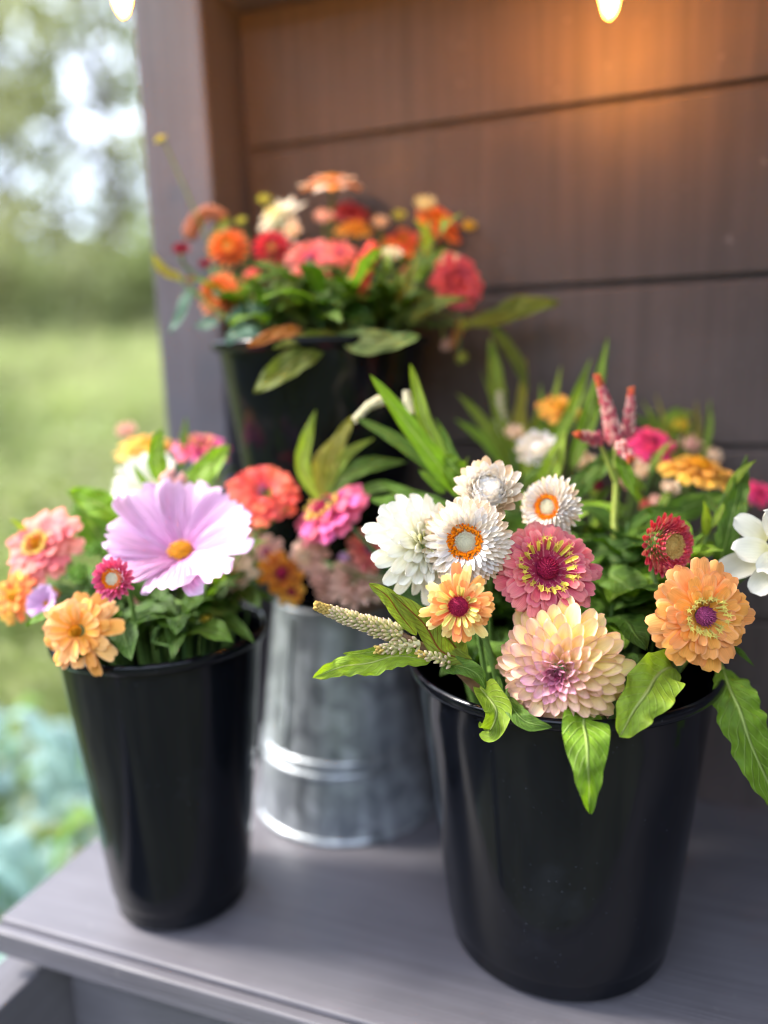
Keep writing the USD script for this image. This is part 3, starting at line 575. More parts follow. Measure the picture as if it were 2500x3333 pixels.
# ------------------------------------------------------------------ bouquet in the right-hand bucket
F = facing
dahlia('big white dahlia half hidden behind the white strawflower with an orange ring', 'R', 914, 1176, .585, 126, F(.50, .22, .83), CREAMD, N=120, seed=1, wide=.40, cup=.42, pointed=.8, emin=-.45, pleat=.035)
strawflower('white strawflower with orange ring round its pale heart, in front of the white dahlia', 'R', 1006, 1170, .56, 104, F(-.20, .02, .97), PAPER_TAN, PAPER, ORANGE_FUZZ, CREAM_FUZZ, seed=2, rows=9, n0=28, disc=.32, wide=.25)
strawflower('white strawflower with closed papery centre, topmost of the white ones', 'R', 1054, 1060, .58, 84, F(-.12, .42, .9), PAPER_TAN, PAPER, None, None, seed=3, rows=6, n0=16, open_=.15, disc=.26, wide=.42)
strawflower('white strawflower turned left with half an orange ring showing', 'R', 1186, 1096, .60, 74, F(-.62, .12, .77), PAPER_TAN, PAPER, ORANGE_FUZZ, CREAM_FUZZ, seed=4, rows=9, n0=27, disc=.34, wide=.23)
zinnia('rose pink zinnia with yellow florets round a maroon centre', 'R', 1178, 1232, .565, 123, F(.08, .33, .94), ROSE, MAROON, FLORET, rows=5, n0=17, droop=-.40, seed=5, wide=.38, disc=.19, flo_r=.38, tube_ring=FLORET_G)
zinnia('small ragged peach zinnia with pale yellow quills and maroon centre', 'R', 992, 1308, .54, 92, F(-.22, -.02, .97), PEACH, MAROON, None, rows=4, n0=15, droop=-.25, seed=6, wide=.30, disc=.23, ragged=.18, tube_ring=QUILL, flo_r=.3, quill=1.45)
dahlia('large blush and yellow dahlia with mauve heart leaning over the bucket rim', 'R', 1214, 1442, .545, 148, F(-.36, -.10, .93), DAHL, N=150, seed=7, wide=.41, cup=.8, pointed=1.1, emin=-.40, lmin=.12, shift=1.6)
zinnia('apricot zinnia with plum centre above the right end of the rim', 'R', 1514, 1328, .55, 124, F(.06, -.02, 1), APRICOT, PLUM, FLORET_G, rows=5, n0=15, droop=-.30, seed=8, wide=.42, disc=.17, flo_r=.25)
strawflower('round red strawflower with a tan disc above the apricot zinnia', 'R', 1444, 1178, .58, 66, F(.33, -.04, .94), RED_O, RED_B, TAN_FUZZ, TAN_FUZZ, seed=9, rows=9, n0=22, open_=.85, disc=.40, wide=.36, globe=.45)
dahlia('white dahlia with broad petals cut by the right edge of the picture', 'R', 1697, 1190, .585, 136, F(-.12, .10, 1), WHITE, N=26, seed=10, wide=.62, cup=.35, pointed=.75, emin=-.1, lmin=.35)

def celosia(label, b, spikes, stem_pts, r, mats, tip=None, stem=STEM_YELLOW, n=150, L=.006, fr=.0016, core=None, cat='flower', branches=()):
    c = RIM[b][0]; th = thing('celosia', label, cat, (c[0], c[1], BASE[b]))
    q = [pt(*s) for s in stem_pts]
    end = q[-1]; cc, zr, Rr = RIM[b]; h = np.array([end[0] - cc[0], end[1] - cc[1]]); h *= min(1, .75 * Rr / np.linalg.norm(h))
    q.append(np.array([cc[0] + h[0], cc[1] + h[1], min(zr - .02, end[2] - .02)])); q.append(np.array([cc[0] + h[0] * .4, cc[1] + h[1] * .4, BASE[b]]))
    th.part('stem', tube(bez(q, 26), np.linspace(r * .8, r * 1.3, 26), 7), stem, smooth=True)
    for br in branches: th.part('stem', tube(bez([pt(*s) for s in br], 10), r * .65, 6), stem, smooth=True)
    for k, (pts, R0, R1, share) in enumerate(spikes): plume(th, pts, R0, R1, max(20, int(n * share)), mats, L, fr, seed=len(label) + k, tip=tip, core=core)
    return th
cg = celosia('greenish pink celosia plume with amber tip reaching left over the rim', 'R', [([(866, 1372, .558), (800, 1350, .552), (735, 1328, .546), (684, 1309, .54)], 27, 9, 1.0), ([(905, 1390, .56), (850, 1398, .55), (815, 1404, .545)], 17, 7, .22), ([(975, 1432, .563), (945, 1422, .555), (905, 1412, .55)], 11, 6, .14)],
             [(866, 1372, .558), (920, 1402, .563), (975, 1434, .57), (1042, 1502, .585)], .0034, CELG, CELG_TIP, STEM_BROWN, n=215, L=.0066, fr=.0015)
leaf(cg, [(929, 1427, .56), (860, 1416, .552), (800, 1432, .545), (740, 1440, .538), (676, 1464, .53)], 54, LF_LIME, wave=.10, wn=5, peak=.42, jag=.08, k=1.0)
leaf(cg, [(872, 1392, .556), (830, 1402, .55), (790, 1410, .545), (741, 1412, .54)], 20, LF_LIME, wave=.08, k=1.0)
leaf(cg, [(1020, 1425, .565), (955, 1408, .56), (914, 1345, .556), (842, 1280, .55)], 50, LF_RED, fold=.35, wave=.05, peak=.5)
leaf(cg, [(900, 1372, .558), (866, 1330, .556), (838, 1290, .554), (797, 1260, .55)], 36, LF_RED, fold=.35, wave=.05, peak=.5)
leaf(cg, [(1006, 1430, .57), (985, 1400, .57), (958, 1366, .57), (928, 1334, .57)], 50, LF_RED, fold=.3, peak=.5)
leaf(cg, [(1036, 1486, .568), (1056, 1508, .552), (1072, 1540, .546), (1060, 1575, .545), (1046, 1578, .55)], 56, LF_LIME, fold=.9, wave=.05, peak=.45, curl=.35)
leaf(cg, [(955, 1440, .565), (990, 1438, .56), (1030, 1455, .558), (1050, 1490, .56)], 40, LF_MID, fold=.3)
cp = celosia('pink celosia with orange tipped spikes standing tall above the white strawflowers', 'R', [([(1330, 960, .66), (1313, 885, .66), (1290, 812, .66)], 21, 5, 1.0), ([(1357, 945, .665), (1361, 890, .665), (1364, 840, .665)], 14, 5, .35), ([(1300, 952, .655), (1272, 945, .65), (1247, 938, .645)], 17, 6, .3), ([(1335, 955, .65), (1350, 975, .645), (1362, 992, .64)], 15, 8, .25)],
             [(1330, 960, .66), (1331, 1040, .66), (1327, 1120, .66), (1327, 1180, .66)], .0029, CEL, CEL_TIP, STEM_YELLOW, n=190, L=.0062, fr=.0015, branches=[[(1297, 962, .655), (1315, 1005, .658), (1331, 1048, .66)]])
leaf(cp, [(1337, 985, .652), (1349, 1015, .648), (1370, 1072, .645)], 34, LF_BRIGHT, peak=.4, wave=.05)
def leafy(label, b, leaves, stem_pts, r=.0025, stem=STEM, name='foliage_sprig', cat='foliage'):
    c = RIM[b][0]; th = thing(name, label, cat, (c[0], c[1], BASE[b]))
    cc, zr, Rr = RIM[b]; q = [pt(*s) for s in stem_pts]; end = q[-1]
    h = np.array([end[0] - cc[0], end[1] - cc[1]]); h *= min(1, .8 * Rr / max(1e-6, np.linalg.norm(h)))
    q += [np.array([cc[0] + h[0], cc[1] + h[1], min(zr + .006, end[2] + .004)]), np.array([cc[0] + h[0] * .6, cc[1] + h[1] * .6, zr - .08]), np.array([cc[0] + h[0] * .3, cc[1] + h[1] * .3, BASE[b]])]
    th.part('stem', tube(bez(q, 24), np.linspace(r * .7, r, 24), 7), stem, smooth=True)
    for pts, W, m, kw in leaves: leaf(th, pts, W, m, **kw)
    return th
leafy('bright green pointed leaf hanging down the front of the right bucket', 'R', [([(1262, 1530, .548), (1264, 1575, .520), (1270, 1660, .507), (1275, 1756, .510)], 100, LF_BRIGHT, dict(peak=.27, k=1.0, fold=.12, wave=.045, wn=5))], [(1262, 1530, .548), (1258, 1515, .565)])
leafy('ruffled lime leaf curling over the rim below the apricot zinnia', 'R', [([(1452, 1440, .575), (1428, 1452, .548), (1398, 1492, .532), (1366, 1540, .525), (1340, 1592, .520)], 100, LF_LIME, dict(peak=.42, k=.9, fold=.2, wave=.12, wn=4, jag=.0, curl=.15))], [(1452, 1440, .575), (1462, 1450, .59)])
leafy('long wavy bright leaf drooping outside the right end of the rim', 'R', [([(1562, 1446, .60), (1580, 1490, .585), (1604, 1560, .575), (1640, 1650, .57), (1690, 1740, .57)], 100, LF_BRIGHT, dict(peak=.55, k=.85, fold=.12, wave=.07, wn=6, jag=.05)), ([(1566, 1452, .60), (1580, 1465, .595), (1592, 1472, .59)], 20, LF_LIME, dict()), ([(1580, 1395, .6), (1600, 1410, .59), (1630, 1440, .58)], 14, LF_DARK, dict())], [(1562, 1446, .60), (1545, 1425, .62)], stem=STEM_YELLOW)
leafy('upright serrated green leaf left of the broad petalled white dahlia', 'R', [([(1550, 1235, .625), (1572, 1150, .625), (1592, 1075, .63), (1614, 984, .64)], 50, LF_MID, dict(peak=.4, jag=.05, wave=.05, wn=6, fold=.3))], [(1550, 1235, .625), (1535, 1290, .63)])
leafy('broad dark leaf slanting up behind the red strawflower', 'R', [([(1395, 1135, .68), (1450, 1110, .68), (1510, 1088, .685), (1590, 1066, .69)], 56, LF_MID, dict(peak=.45, fold=.2)), ([(1235, 1205, .66), (1290, 1185, .66), (1350, 1190, .65), (1400, 1178, .645)], 62, LF_DARK, dict(peak=.5)), ([(1300, 1235, .65), (1345, 1258, .63), (1400, 1300, .615)], 78, LF_MID, dict(peak=.45, fold=.25))], [(1395, 1200, .67), (1385, 1300, .66)])
leafy('dark green leaf tip lying over the rim left of the blush dahlia', 'R', [([(1096, 1505, .56), (1112, 1535, .54), (1140, 1560, .532), (1192, 1571, .528)], 42, LF_MID, dict(peak=.4)), ([(1075, 1460, .57), (1080, 1500, .55), (1084, 1545, .55)], 16, LF_DARK, dict())], [(1096, 1505, .56), (1100, 1480, .58)])
leafy('tall slim green leaves fanning up left of the topmost white strawflower', 'R', [([(992, 1075, .66), (950, 1010, .66), (890, 930, .655), (798, 808, .65)], 46, LF_BRIGHT, dict(peak=.45, fold=.3, wave=.03)), ([(1000, 1072, .66), (955, 990, .665), (915, 900, .67), (886, 786, .675)], 38, LF_LIME, dict(peak=.42, fold=.3)), ([(1015, 1050, .655), (985, 1015, .65), (960, 985, .65)], 50, LF_BRIGHT, dict(peak=.5)),
      ([(975, 1050, .66), (900, 985, .665), (840, 940, .67), (770, 903, .675)], 30, LF_MID, dict(peak=.5)), ([(975, 1090, .67), (900, 1075, .68), (820, 1040, .69)], 30, LF_MID, dict(peak=.5)), ([(930, 1095, .66), (880, 1090, .665), (800, 1078, .67)], 36, LF_MID, dict(peak=.5)), ([(960, 1065, .67), (930, 1035, .67), (905, 1015, .675)], 22, LF_BRIGHT, dict()), ([(985, 1060, .665), (940, 960, .67), (860, 860, .68)], 20, LF_MID, dict()), ([(1000, 1060, .66), (975, 980, .665), (940, 900, .67)], 24, LF_MID, dict())], [(1000, 1080, .66), (1040, 1160, .655), (1060, 1250, .65)])
celosia('drooping creamy white celosia tassel among the slim leaves', 'R', [([(880, 915, .68), (845, 868, .68), (805, 872, .68), (768, 905, .68)], 12, 7, 1.0), ([(890, 905, .68), (884, 875, .68), (878, 850, .68)], 11, 6, .4)], [(880, 915, .68), (940, 1000, .675), (1000, 1090, .665)], .0019, CELW, None, STEM, n=110, L=.006, fr=.0017)
leafy('blurred slim pale green leaves rising behind the white strawflowers', 'R', [([(1112, 1040, .79), (1085, 920, .80), (1072, 830, .80), (1060, 730, .81)], 36, LF_LIME, dict(peak=.5)), ([(1120, 1040, .79), (1118, 930, .80), (1128, 850, .8), (1135, 770, .81)], 26, LF_YELLOW, dict()), ([(1110, 1030, .79), (1150, 930, .79), (1175, 850, .8)], 18, LF_LIME, {}), ([(1115, 1030, .79), (1095, 950, .79), (1040, 800, .8)], 16, LF_LIME, {}), ([(1120, 1030, .79), (1150, 960, .78), (1200, 900, .78)], 22, LF_MID, {}), ([(1105, 1010, .79), (1065, 940, .79), (1030, 895, .79), (985, 848, .79)], 30, LF_LIME, dict()), ([(1105, 1020, .79), (1050, 955, .79), (980, 903, .79)], 26, LF_BRIGHT, dict()), ([(1100, 1000, .8), (1092, 930, .8), (1090, 870, .8)], 26, LF_YELLOW, dict())], [(1115, 1040, .79), (1120, 1130, .77)])
leafy('blurred green leaves spreading behind the pink celosia', 'R', [([(1172, 1075, .73), (1190, 985, .74), (1232, 890, .75), (1276, 775, .76)], 32, LF_BRIGHT, dict(peak=.4)), ([(1235, 1010, .72), (1265, 920, .72), (1290, 840, .725), (1312, 730, .73)], 38, LF_BRIGHT, dict(peak=.35)), ([(1165, 1065, .7), (1195, 1000, .7), (1222, 930, .71)], 44, LF_LIME, dict()), ([(1225, 1085, .7), (1270, 1030, .7), (1335, 975, .7)], 46, LF_MID, dict(peak=.5)), ([(1200, 1070, .74), (1150, 1010, .75), (1140, 960, .76)], 46, LF_LIME, dict())], [(1205, 1080, .72), (1230, 1180, .70)])
celosia('blurred cream celosia spike behind the slim pale leaves', 'R', [([(1088, 985, .80), (1082, 910, .80), (1078, 850, .80)], 13, 6, 1.0)], [(1088, 985, .80), (1100, 1060, .79), (1120, 1140, .77)], .0018, CELW, None, STEM_YELLOW, n=60, L=.008, fr=.002)
strawflower('blurred white flower behind the gap between two white strawflowers', 'R', 1160, 972, .735, 54, F(-.2, .5, .8), PAPER, PAPER, None, None, seed=20, rows=4, n0=12, open_=.2, wide=.5)
zinnia('blurred ochre yellow zinnia at the top behind the white strawflowers', 'R', 1208, 884, .765, 58, F(.1, .7, .65), YORANGE, GOLD, None, rows=3, n0=12, seed=21, detail=0)
zinnia('blurred hot pink zinnia right of the pink celosia', 'R', 1408, 958, .76, 62, F(.1, .72, .65), HOTPINK, MAROON, None, rows=3, n0=13, seed=22, detail=0)
zinnia('amber zinnia seen from the side right of the hot pink one', 'R', 1508, 1018, .72, 92, F(.16, .93, .33), YORANGE, GOLD, None, rows=3, n0=13, seed=23, droop=-.7, detail=1, disc=.34)
def ball(label, b, x, y, dep, Rpx, m, n=(0, .5, .8), name='flower_bud', stem=STEM, seed=0):
    return strawflower(label, b, x, y, dep, Rpx, F(*n), m, m, None, None, seed=seed, rows=3, n0=10, open_=.0, disc=.2, kind=name, wide=.55, stem=stem, nu=5, nv=3)
ball('blurred peach ball flower at far right behind the amber zinnia', 'R', 1490, 960, .80, 30, BLUSH, seed=30)
ball('blurred yellow flower head above the peach ball', 'R', 1464, 918, .82, 28, YELLOW, seed=31)
ball('creamy bud below the amber zinnia', 'R', 1446, 1056, .68, 27, CREAMZ, seed=32)
ball('dusky pink bud beside the creamy bud', 'R', 1416, 1082, .69, 20, BLUSH, seed=33)
zinnia('magenta zinnia peeping out at the right edge under the amber one', 'R', 1642, 1066, .76, 36, F(.1, .5, .8), HOTPINK, MAROON, None, rows=3, n0=11, seed=24, detail=0)
ball('magenta bud right of the broad slanting leaf', 'R', 1562, 1092, .76, 24, HOTPINK, seed=34)
celosia('blurred dusky pink celosia tip at the very back of the right bouquet', 'R', [([(1408, 905, .84), (1410, 870, .84), (1412, 825, .84)], 13, 6, 1.0), ([(1456, 900, .84), (1460, 870, .84), (1464, 840, .84)], 9, 5, .5)], [(1408, 905, .84), (1410, 980, .82), (1400, 1060, .78)], .0018, BLUSH, None, STEM, n=50, L=.008, fr=.002)
g_ = np.random.default_rng(77)
for nm, x0, x1, y0, y1, d0 in (('blurred narrow pale leaves between the cream celosia spike and the pink celosia', 1060, 1300, 770, 960, .77), ('blurred narrow leaves above the hot pink zinnia at the far right', 1385, 1560, 850, 960, .80)):
    lv = []
    for i in range(6):
        x = x0 + (x1 - x0) * (i + .5) / 6; xb = (x0 + x1) / 2 + (x - (x0 + x1) / 2) * .45; yt = g_.uniform(y0, y1 - 40)
        lv.append(([(xb, y1 + 80, d0), ((x + xb) / 2 + g_.uniform(-8, 8), (yt + y1) / 2 + 30, d0), (x + g_.uniform(-15, 15), yt, d0 + .01)], g_.uniform(10, 20), [LF_LIME, LF_YELLOW, LF_BRIGHT][i % 3], {}))
    leafy(nm, 'R', lv, [((x0 + x1) / 2, y1 + 70, d0), ((x0 + x1) / 2, y1 + 160, d0 - .03)])
leafy('blurred green sprig beside the yellow flower head', 'R', [([(1430, 960, .82), (1440, 910, .82), (1470, 880, .82)], 30, LF_BRIGHT, {}), ([(1425, 950, .82), (1410, 905, .82), (1400, 880, .82)], 22, LF_MID, {}), ([(1440, 940, .82), (1470, 900, .82), (1500, 890, .82)], 24, LF_LIME, {}), ([(1430, 950, .82), (1400, 920, .82), (1370, 900, .82)], 24, LF_MID, {})], [(1432, 960, .82), (1425, 1050, .78)])
zinnia('magenta pink zinnia seen side on, leaning left on a thick stem', 'R', 712, 1108, .72, 110, F(-.56, .68, .46), PINKZ, MAROON, FLORET, rows=4, n0=12, droop=-.75, seed=25, wide=.46, stem=STEM_DARK, flo_r=.28, disc=.22, back=.05, ragged=.15)
leafy('blurred yellow green leaves fanning up above the side on magenta zinnia', 'R', [([(690, 1080, .715), (655, 1010, .715), (662, 950, .715), (682, 885, .715)], 34, LF_LIME, {}), ([(700, 1070, .715), (715, 990, .715), (745, 930, .715), (762, 900, .715)], 36, LF_YELLOW, {}), ([(705, 1065, .715), (760, 1020, .715), (810, 1002, .715), (880, 998, .715)], 40, LF_MID, {}), ([(700, 1062, .715), (745, 985, .715), (810, 945, .715)], 26, LF_LIME, {}), ([(695, 1068, .715), (690, 1000, .715), (712, 950, .715)], 30, LF_YELLOW, {}), ([(760, 1075, .715), (830, 1050, .71), (905, 1090, .70)], 24, LF_MID, {})], [(700, 1075, .715), (780, 1160, .70), (900, 1290, .70)], r=.0032, stem=STEM_DARK)
dahlia('blurred beige pink dahlia low behind the celosia plume', 'R', 765, 1255, .745, 70, F(-.3, .3, .9), BEIGE, N=40, seed=26, wide=.5)
zinnia('blurred salmon zinnia behind the thick stem', 'R', 792, 1190, .735, 54, F(.5, .3, .7), SALMON, PLUM, None, rows=3, n0=11, seed=27, detail=0)
ball('tiny lilac flower under the side on magenta zinnia', 'R', 742, 1205, .72, 15, LILAC, seed=35)

# ------------------------------------------------------------------ bouquet in the left-hand bucket
def cosmos(label, b, x, y, dep, Rpx, n, m, seed=0, e0=.75, e1=.42, cnt=8, disc=True):
    r = np.random.default_rng(seed + 900); p = pt(x, y, dep); R = Rpx * K * dep / FPX
    th = new_flower('cosmos', label, b, p); H = Head(th, p, n)
    for k in range(1):
        for j in range(cnt):
            L = R * (1.12 if k == 0 else .8) * r.uniform(.93, 1.05)
            H.petal(2 * math.pi * (j + r.uniform(-.15, .15)) / (cnt if k == 0 else 5) + k * .4, R * .05, R * .03 * (j % 2), m, L=L, W=L * .70, e0=e0 + r.uniform(-.08, .08), e1=e1 + r.uniform(-.16, .16), cup=.10, twist=.08, peak=.86, k=.75,
                    bw=.2, notch=.07, pleat=.035, npl=9, nu=14, nv=25, blunt=.86, ruff=.12, ph=r.uniform(0, 6))
    if disc:
        H.dome('disc', R * .12, R * .06, GOLD, R * .05, .15)
        i = np.arange(60); rr = R * .15 * np.sqrt((i + .5) / 60); a = i * 2.39996
        H.spikes('floret', np.stack([rr * np.cos(a), rr * np.sin(a), R * .06 + R * .06 * (1 - (rr / (R * .17)) ** 2)], 1), np.stack([.6 * rr / (R * .17) * np.cos(a), .6 * rr / (R * .17) * np.sin(a), np.ones(60)], 1), R * .07, R * .013, GOLD, 5, kind='stuff', bulge=1.5)
    H.calyx(R * .1, R * .09, CALYX)
    stem_to(th, H.w(np.array([[0, 0, -R * .08]]))[0], n, BASE[b], RIM[b], .0017)
cosmos('large pale pink cosmos with golden centre at the front of the left bouquet', 'L', 392, 1200, .65, 150, F(.02, .70, .71), COSMOS, 1, e0=.52, e1=.36)
zinnia('salmon pink zinnia at the left edge of the picture', 'L', 92, 1182, .69, 100, F(-.28, .42, .86), SALMON, GOLD, FLORET, rows=4, n0=13, seed=50, wide=.46, detail=1, disc=.14, flo_r=.18)
zinnia('orange zinnia cut by the left edge below the salmon pink one', 'L', 32, 1288, .67, 62, F(-.3, .25, .9), ORANGE + YORANGE, GOLD, None, rows=4, n0=12, seed=51, detail=0)
zinnia('small deep orange zinnia tucked behind the amber zinnia', 'L', 92, 1302, .69, 42, F(.1, .2, .95), ORANGE, GOLD, None, rows=3, n0=11, seed=52, detail=0)
zinnia('amber zinnia with loose drooping petals over the left bucket rim', 'L', 172, 1362, .615, 106, F(-.08, .10, .98), [petal_mat('soft_peach_petal', [(0, C(236, 165, 70)), (.5, C(240, 178, 98)), (1, C(240, 184, 122))], .12, .3)] + APRICOT[:1], GOLD, None, rows=5, n0=12, droop=-.35, seed=53, wide=.36, ragged=.25, miss=.06, disc=.12)
cosmos('lilac cosmos mostly hidden behind the amber zinnia', 'L', 102, 1304, .66, 38, F(-.2, .3, .9), LILAC[0], 2)
strawflower('pink strawflower with orange ring and cream heart beside the cosmos', 'L', 244, 1250, .592, 50, F(-.1, .05, 1), [petal_mat('pink_bract', [(0, C(215, 80, 120)), (1, C(226, 120, 150))], .1, .2, .4)], [petal_mat('pink_inner_bract', [(0, C(215, 70, 115)), (1, C(220, 95, 140))], .1, .2, .4)], ORANGE_FUZZ, CREAM_FUZZ, seed=54, rows=6, n0=15, open_=.7, disc=.42)
zinnia('amber zinnia seen edge on at the top of the left bouquet', 'L', 314, 966, .80, 70, F(-.05, .90, .42), YORANGE, GOLD, None, rows=3, n0=12, seed=55, droop=-.5, detail=0, disc=.3)
zinnia('magenta zinnia seen edge on at the top of the left bouquet', 'L', 434, 968, .79, 74, F(.10, .88, .44), PINKZ, MAROON, FLORET, rows=3, n0=12, seed=56, droop=-.5, detail=0, disc=.26)
ball('blush ball flower peeping over the edge on amber zinnia', 'L', 274, 932, .83, 27, BLUSH, seed=57)
cosmos('white cosmos behind the pale pink one', 'L', 335, 1062, .74, 78, F(-.25, .55, .75), WHITE[0], 3, disc=False)
leafy('bright pointed leaves rising behind the pale pink cosmos', 'L', [([(352, 1045, .70), (340, 1000, .70), (340, 965, .70), (348, 925, .70)], 42, LF_BRIGHT, dict(peak=.4)), ([(395, 1090, .73), (420, 1050, .73), (450, 1010, .735), (492, 962, .74)], 66, LF_BRIGHT, dict(peak=.45)), ([(345, 1060, .70), (312, 1040, .70), (285, 1000, .70)], 16, LF_BRIGHT, {}), ([(390, 1020, .78), (396, 970, .78), (402, 900, .78)], 24, LF_MID, {})], [(365, 1060, .71), (355, 1200, .70)])
leafy('bright green leaf above the salmon pink zinnia', 'L', [([(290, 1135, .71), (235, 1100, .70), (195, 1080, .70), (152, 1062, .70)], 58, LF_BRIGHT, dict(peak=.5, fold=.35)), ([(265, 1200, .72), (220, 1165, .72), (190, 1120, .72), (168, 1075, .72)], 74, LF_MID, dict(peak=.5))], [(280, 1150, .71), (300, 1260, .70)])
celosia('tiny pinkish bud cluster on top of the pale pink cosmos', 'L', [([(352, 1045, .69), (362, 1032, .69), (370, 1018, .69)], 14, 8, 1.0), ([(375, 1050, .69), (388, 1040, .69), (395, 1030, .69)], 12, 7, .6)], [(362, 1045, .69), (360, 1150, .69)], .0015, CEL[1:], None, STEM, n=36, L=.006, fr=.0018)
ball('green bud cluster between the salmon zinnia and the cosmos', 'L', 206, 1188, .665, 26, GBUD, seed=58)
ball('curly green bud left of the pink strawflower', 'L', 174, 1240, .66, 30, GBUD, seed=59)
zinnia('cream zinnia tucked under the right side of the pale pink cosmos', 'L', 500, 1244, .72, 64, F(.25, -.1, .95), CREAMZ, GOLD, None, rows=3, n0=11, seed=60, detail=0)
zinnia('rust brown zinnia hanging at the right of the left bouquet', 'L', 606, 1238, .735, 64, F(.35, .1, .9), RUST, MAROON, None, rows=3, n0=9, droop=-.8, seed=61, detail=0, ragged=.3)
zinnia('coral red zinnia above the galvanised pail', 'L', 570, 1068, .735, 92, F(.10, .62, .78), CORAL, PLUM, None, rows=4, n0=13, seed=62, wide=.5, droop=-.3, detail=0, disc=.12)
zinnia('pale pink zinnia behind the rust brown one', 'L', 575, 1192, .745, 46, F(.1, .1, .95), BLUSH, PLUM, None, rows=3, n0=10, seed=63, detail=0)
ball('yellow bud in the dark leaves of the left bouquet', 'L', 445, 1334, .66, 17, YELLOW, seed=64)
ball('white and pink bud lying on the left bucket rim', 'L', 376, 1396, .632, 16, [petal_mat('white_pink_bract', [(0, C(245, 225, 225)), (.6, C(240, 190, 200)), (1, C(215, 60, 95))], .05, .2)], (.8, .1, .3), seed=65)

# ------------------------------------------------------------------ bouquet in the back bucket
ball('yellow green round bud on a long thin stem leaning left in front of the post', 'B', 347, 302, .80, 18, YGREEN, (-.4, .7, .5), seed=70, stem=STEM)
strawflower('orange strawflower with cream heart, lower of the two at left of the back bouquet', 'B', 473, 636, .80, 54, F(-.25, .12, .95), ORB, ORB, ORANGE_FUZZ, CREAM_FUZZ, seed=71, rows=6, n0=16, disc=.36)
strawflower('orange strawflower above the other one at left of the back bouquet', 'B', 492, 534, .82, 48, F(.0, .25, .95), ORB, ORB, ORANGE_FUZZ, TAN_FUZZ, seed=72, rows=6, n0=15, disc=.36, open_=.7)
strawflower('red strawflower in the middle of the back bouquet', 'B', 587, 536, .80, 44, F(.0, .2, .97), RED_B, RED_B, RED_B[0], TAN_FUZZ, seed=73, rows=6, n0=15, open_=.5, disc=.3)
ball('burgundy ball bud at the far left of the back bouquet', 'B', 392, 540, .80, 24, BURG, seed=74)
ball('smaller burgundy bud between the two orange strawflowers', 'B', 444, 572, .81, 18, BURG, seed=75)
ball('tiny dusky bud left of the lower orange strawflower', 'B', 412, 606, .80, 14, BURG, seed=76)
celosia('tan curved celosia crest above the orange strawflowers', 'B', [([(405, 515, .84), (425, 475, .84), (455, 458, .84), (485, 470, .84)], 20, 16, 1.0)], [(485, 470, .84), (520, 560, .83), (560, 680, .83)], .002, [petal_mat('tan_celosia', [(0, C(150, 90, 70)), (1, C(205, 150, 120))], .1, .25)], None, STEM, n=120, L=.007, fr=.0018)
dahlia('white dahlia side on at the back of the raised bouquet', 'B', 606, 478, .86, 66, F(-.6, .5, .6), CREAMD, N=45, seed=77, wide=.42)
zinnia('peach and white zinnia seen edge on, highest in the back bouquet', 'B', 716, 400, .85, 72, F(.0, .90, .42), [petal_mat('peach_white_petal', [(0, C(238, 140, 60)), (.5, C(245, 215, 185)), (1, C(248, 232, 215))], .08, .3)] + ORANGE[:1], GOLD, None, rows=3, n0=13, seed=78, droop=-.4, detail=0, disc=.3)
zinnia('dusky crimson zinnia behind the middle of the back bouquet', 'B', 757, 458, .90, 46, F(.1, .6, .7), ROSEB, MAROON, None, rows=3, n0=11, seed=79, detail=0)
zinnia('amber zinnia in the middle of the back bouquet', 'B', 764, 496, .86, 46, F(.0, .75, .6), YORANGE, GOLD, None, rows=3, n0=11, seed=80, detail=0)
ball('cream and peach bud right of the amber zinnia at the back', 'B', 822, 482, .84, 24, CREAMZ, seed=81)
ball('pale lime bud at the top right of the back bouquet', 'B', 918, 442, .84, 28, [petal_mat('pale_lime', [(0, C(215, 205, 140)), (1, C(235, 228, 180))], .05, .25)], seed=82)
ball('green bud left of the vivid orange zinnia', 'B', 862, 466, .85, 18, YGREEN, seed=83)
ball('small green bud left of the white dahlia at the back', 'B', 570, 432, .86, 18, YGREEN, seed=84)
zinnia('vivid orange zinnia at the top right of the back bouquet', 'B', 948, 482, .86, 60, F(.45, .55, .70), ORANGE, GOLD, None, rows=4, n0=12, seed=85, detail=0)
ball('yellow button bud at the far right of the back bouquet', 'B', 1013, 489, .86, 18, YELLOW, seed=86)
zinnia('red orange zinnia below the green bud', 'B', 872, 522, .86, 48, F(.0, .5, .85), ORANGE[1:] + CORAL, GOLD, None, rows=3, n0=11, seed=87, detail=0)
zinnia('salmon pink zinnia with long petals in the centre of the back bouquet', 'B', 672, 566, .82, 70, F(-.1, .35, .93), SALMON, PLUM, None, rows=3, n0=10, seed=88, detail=0, wide=.34)
zinnia('smaller salmon zinnia right of the long petalled one', 'B', 735, 548, .83, 46, F(.2, .5, .85), SALMON, PLUM, None, rows=3, n0=10, seed=89, detail=0)
celosia('coral celosia crest in the centre of the back bouquet', 'B', [([(768, 650, .79), (778, 600, .79), (795, 560, .79), (805, 535, .80)], 30, 20, 1.0)], [(768, 650, .79), (775, 720, .80)], .003, CORAL, None, STEM, n=170, L=.008, fr=.002)
ball('creamy ball flower right of the coral crest', 'B', 845, 552, .80, 28, [petal_mat('cream_ball', [(0, C(215, 205, 160)), (1, C(242, 236, 210))], .05, .25)], seed=90)
zinnia('dusty rose zinnia globe at the right of the back bouquet', 'B', 982, 612, .80, 66, F(.35, .05, .93), ROSEB, ROSEB[0], None, rows=5, n0=13, seed=91, detail=0, lift=.25)
zinnia('pale peach zinnia above the dusty rose globe', 'B', 972, 562, .83, 36, F(.2, .6, .75), BLUSH + CREAMZ, GOLD, None, rows=3, n0=10, seed=92, detail=0)
ball('little white bud beside the coral crest', 'B', 748, 615, .79, 14, CREAMZ, seed=93)
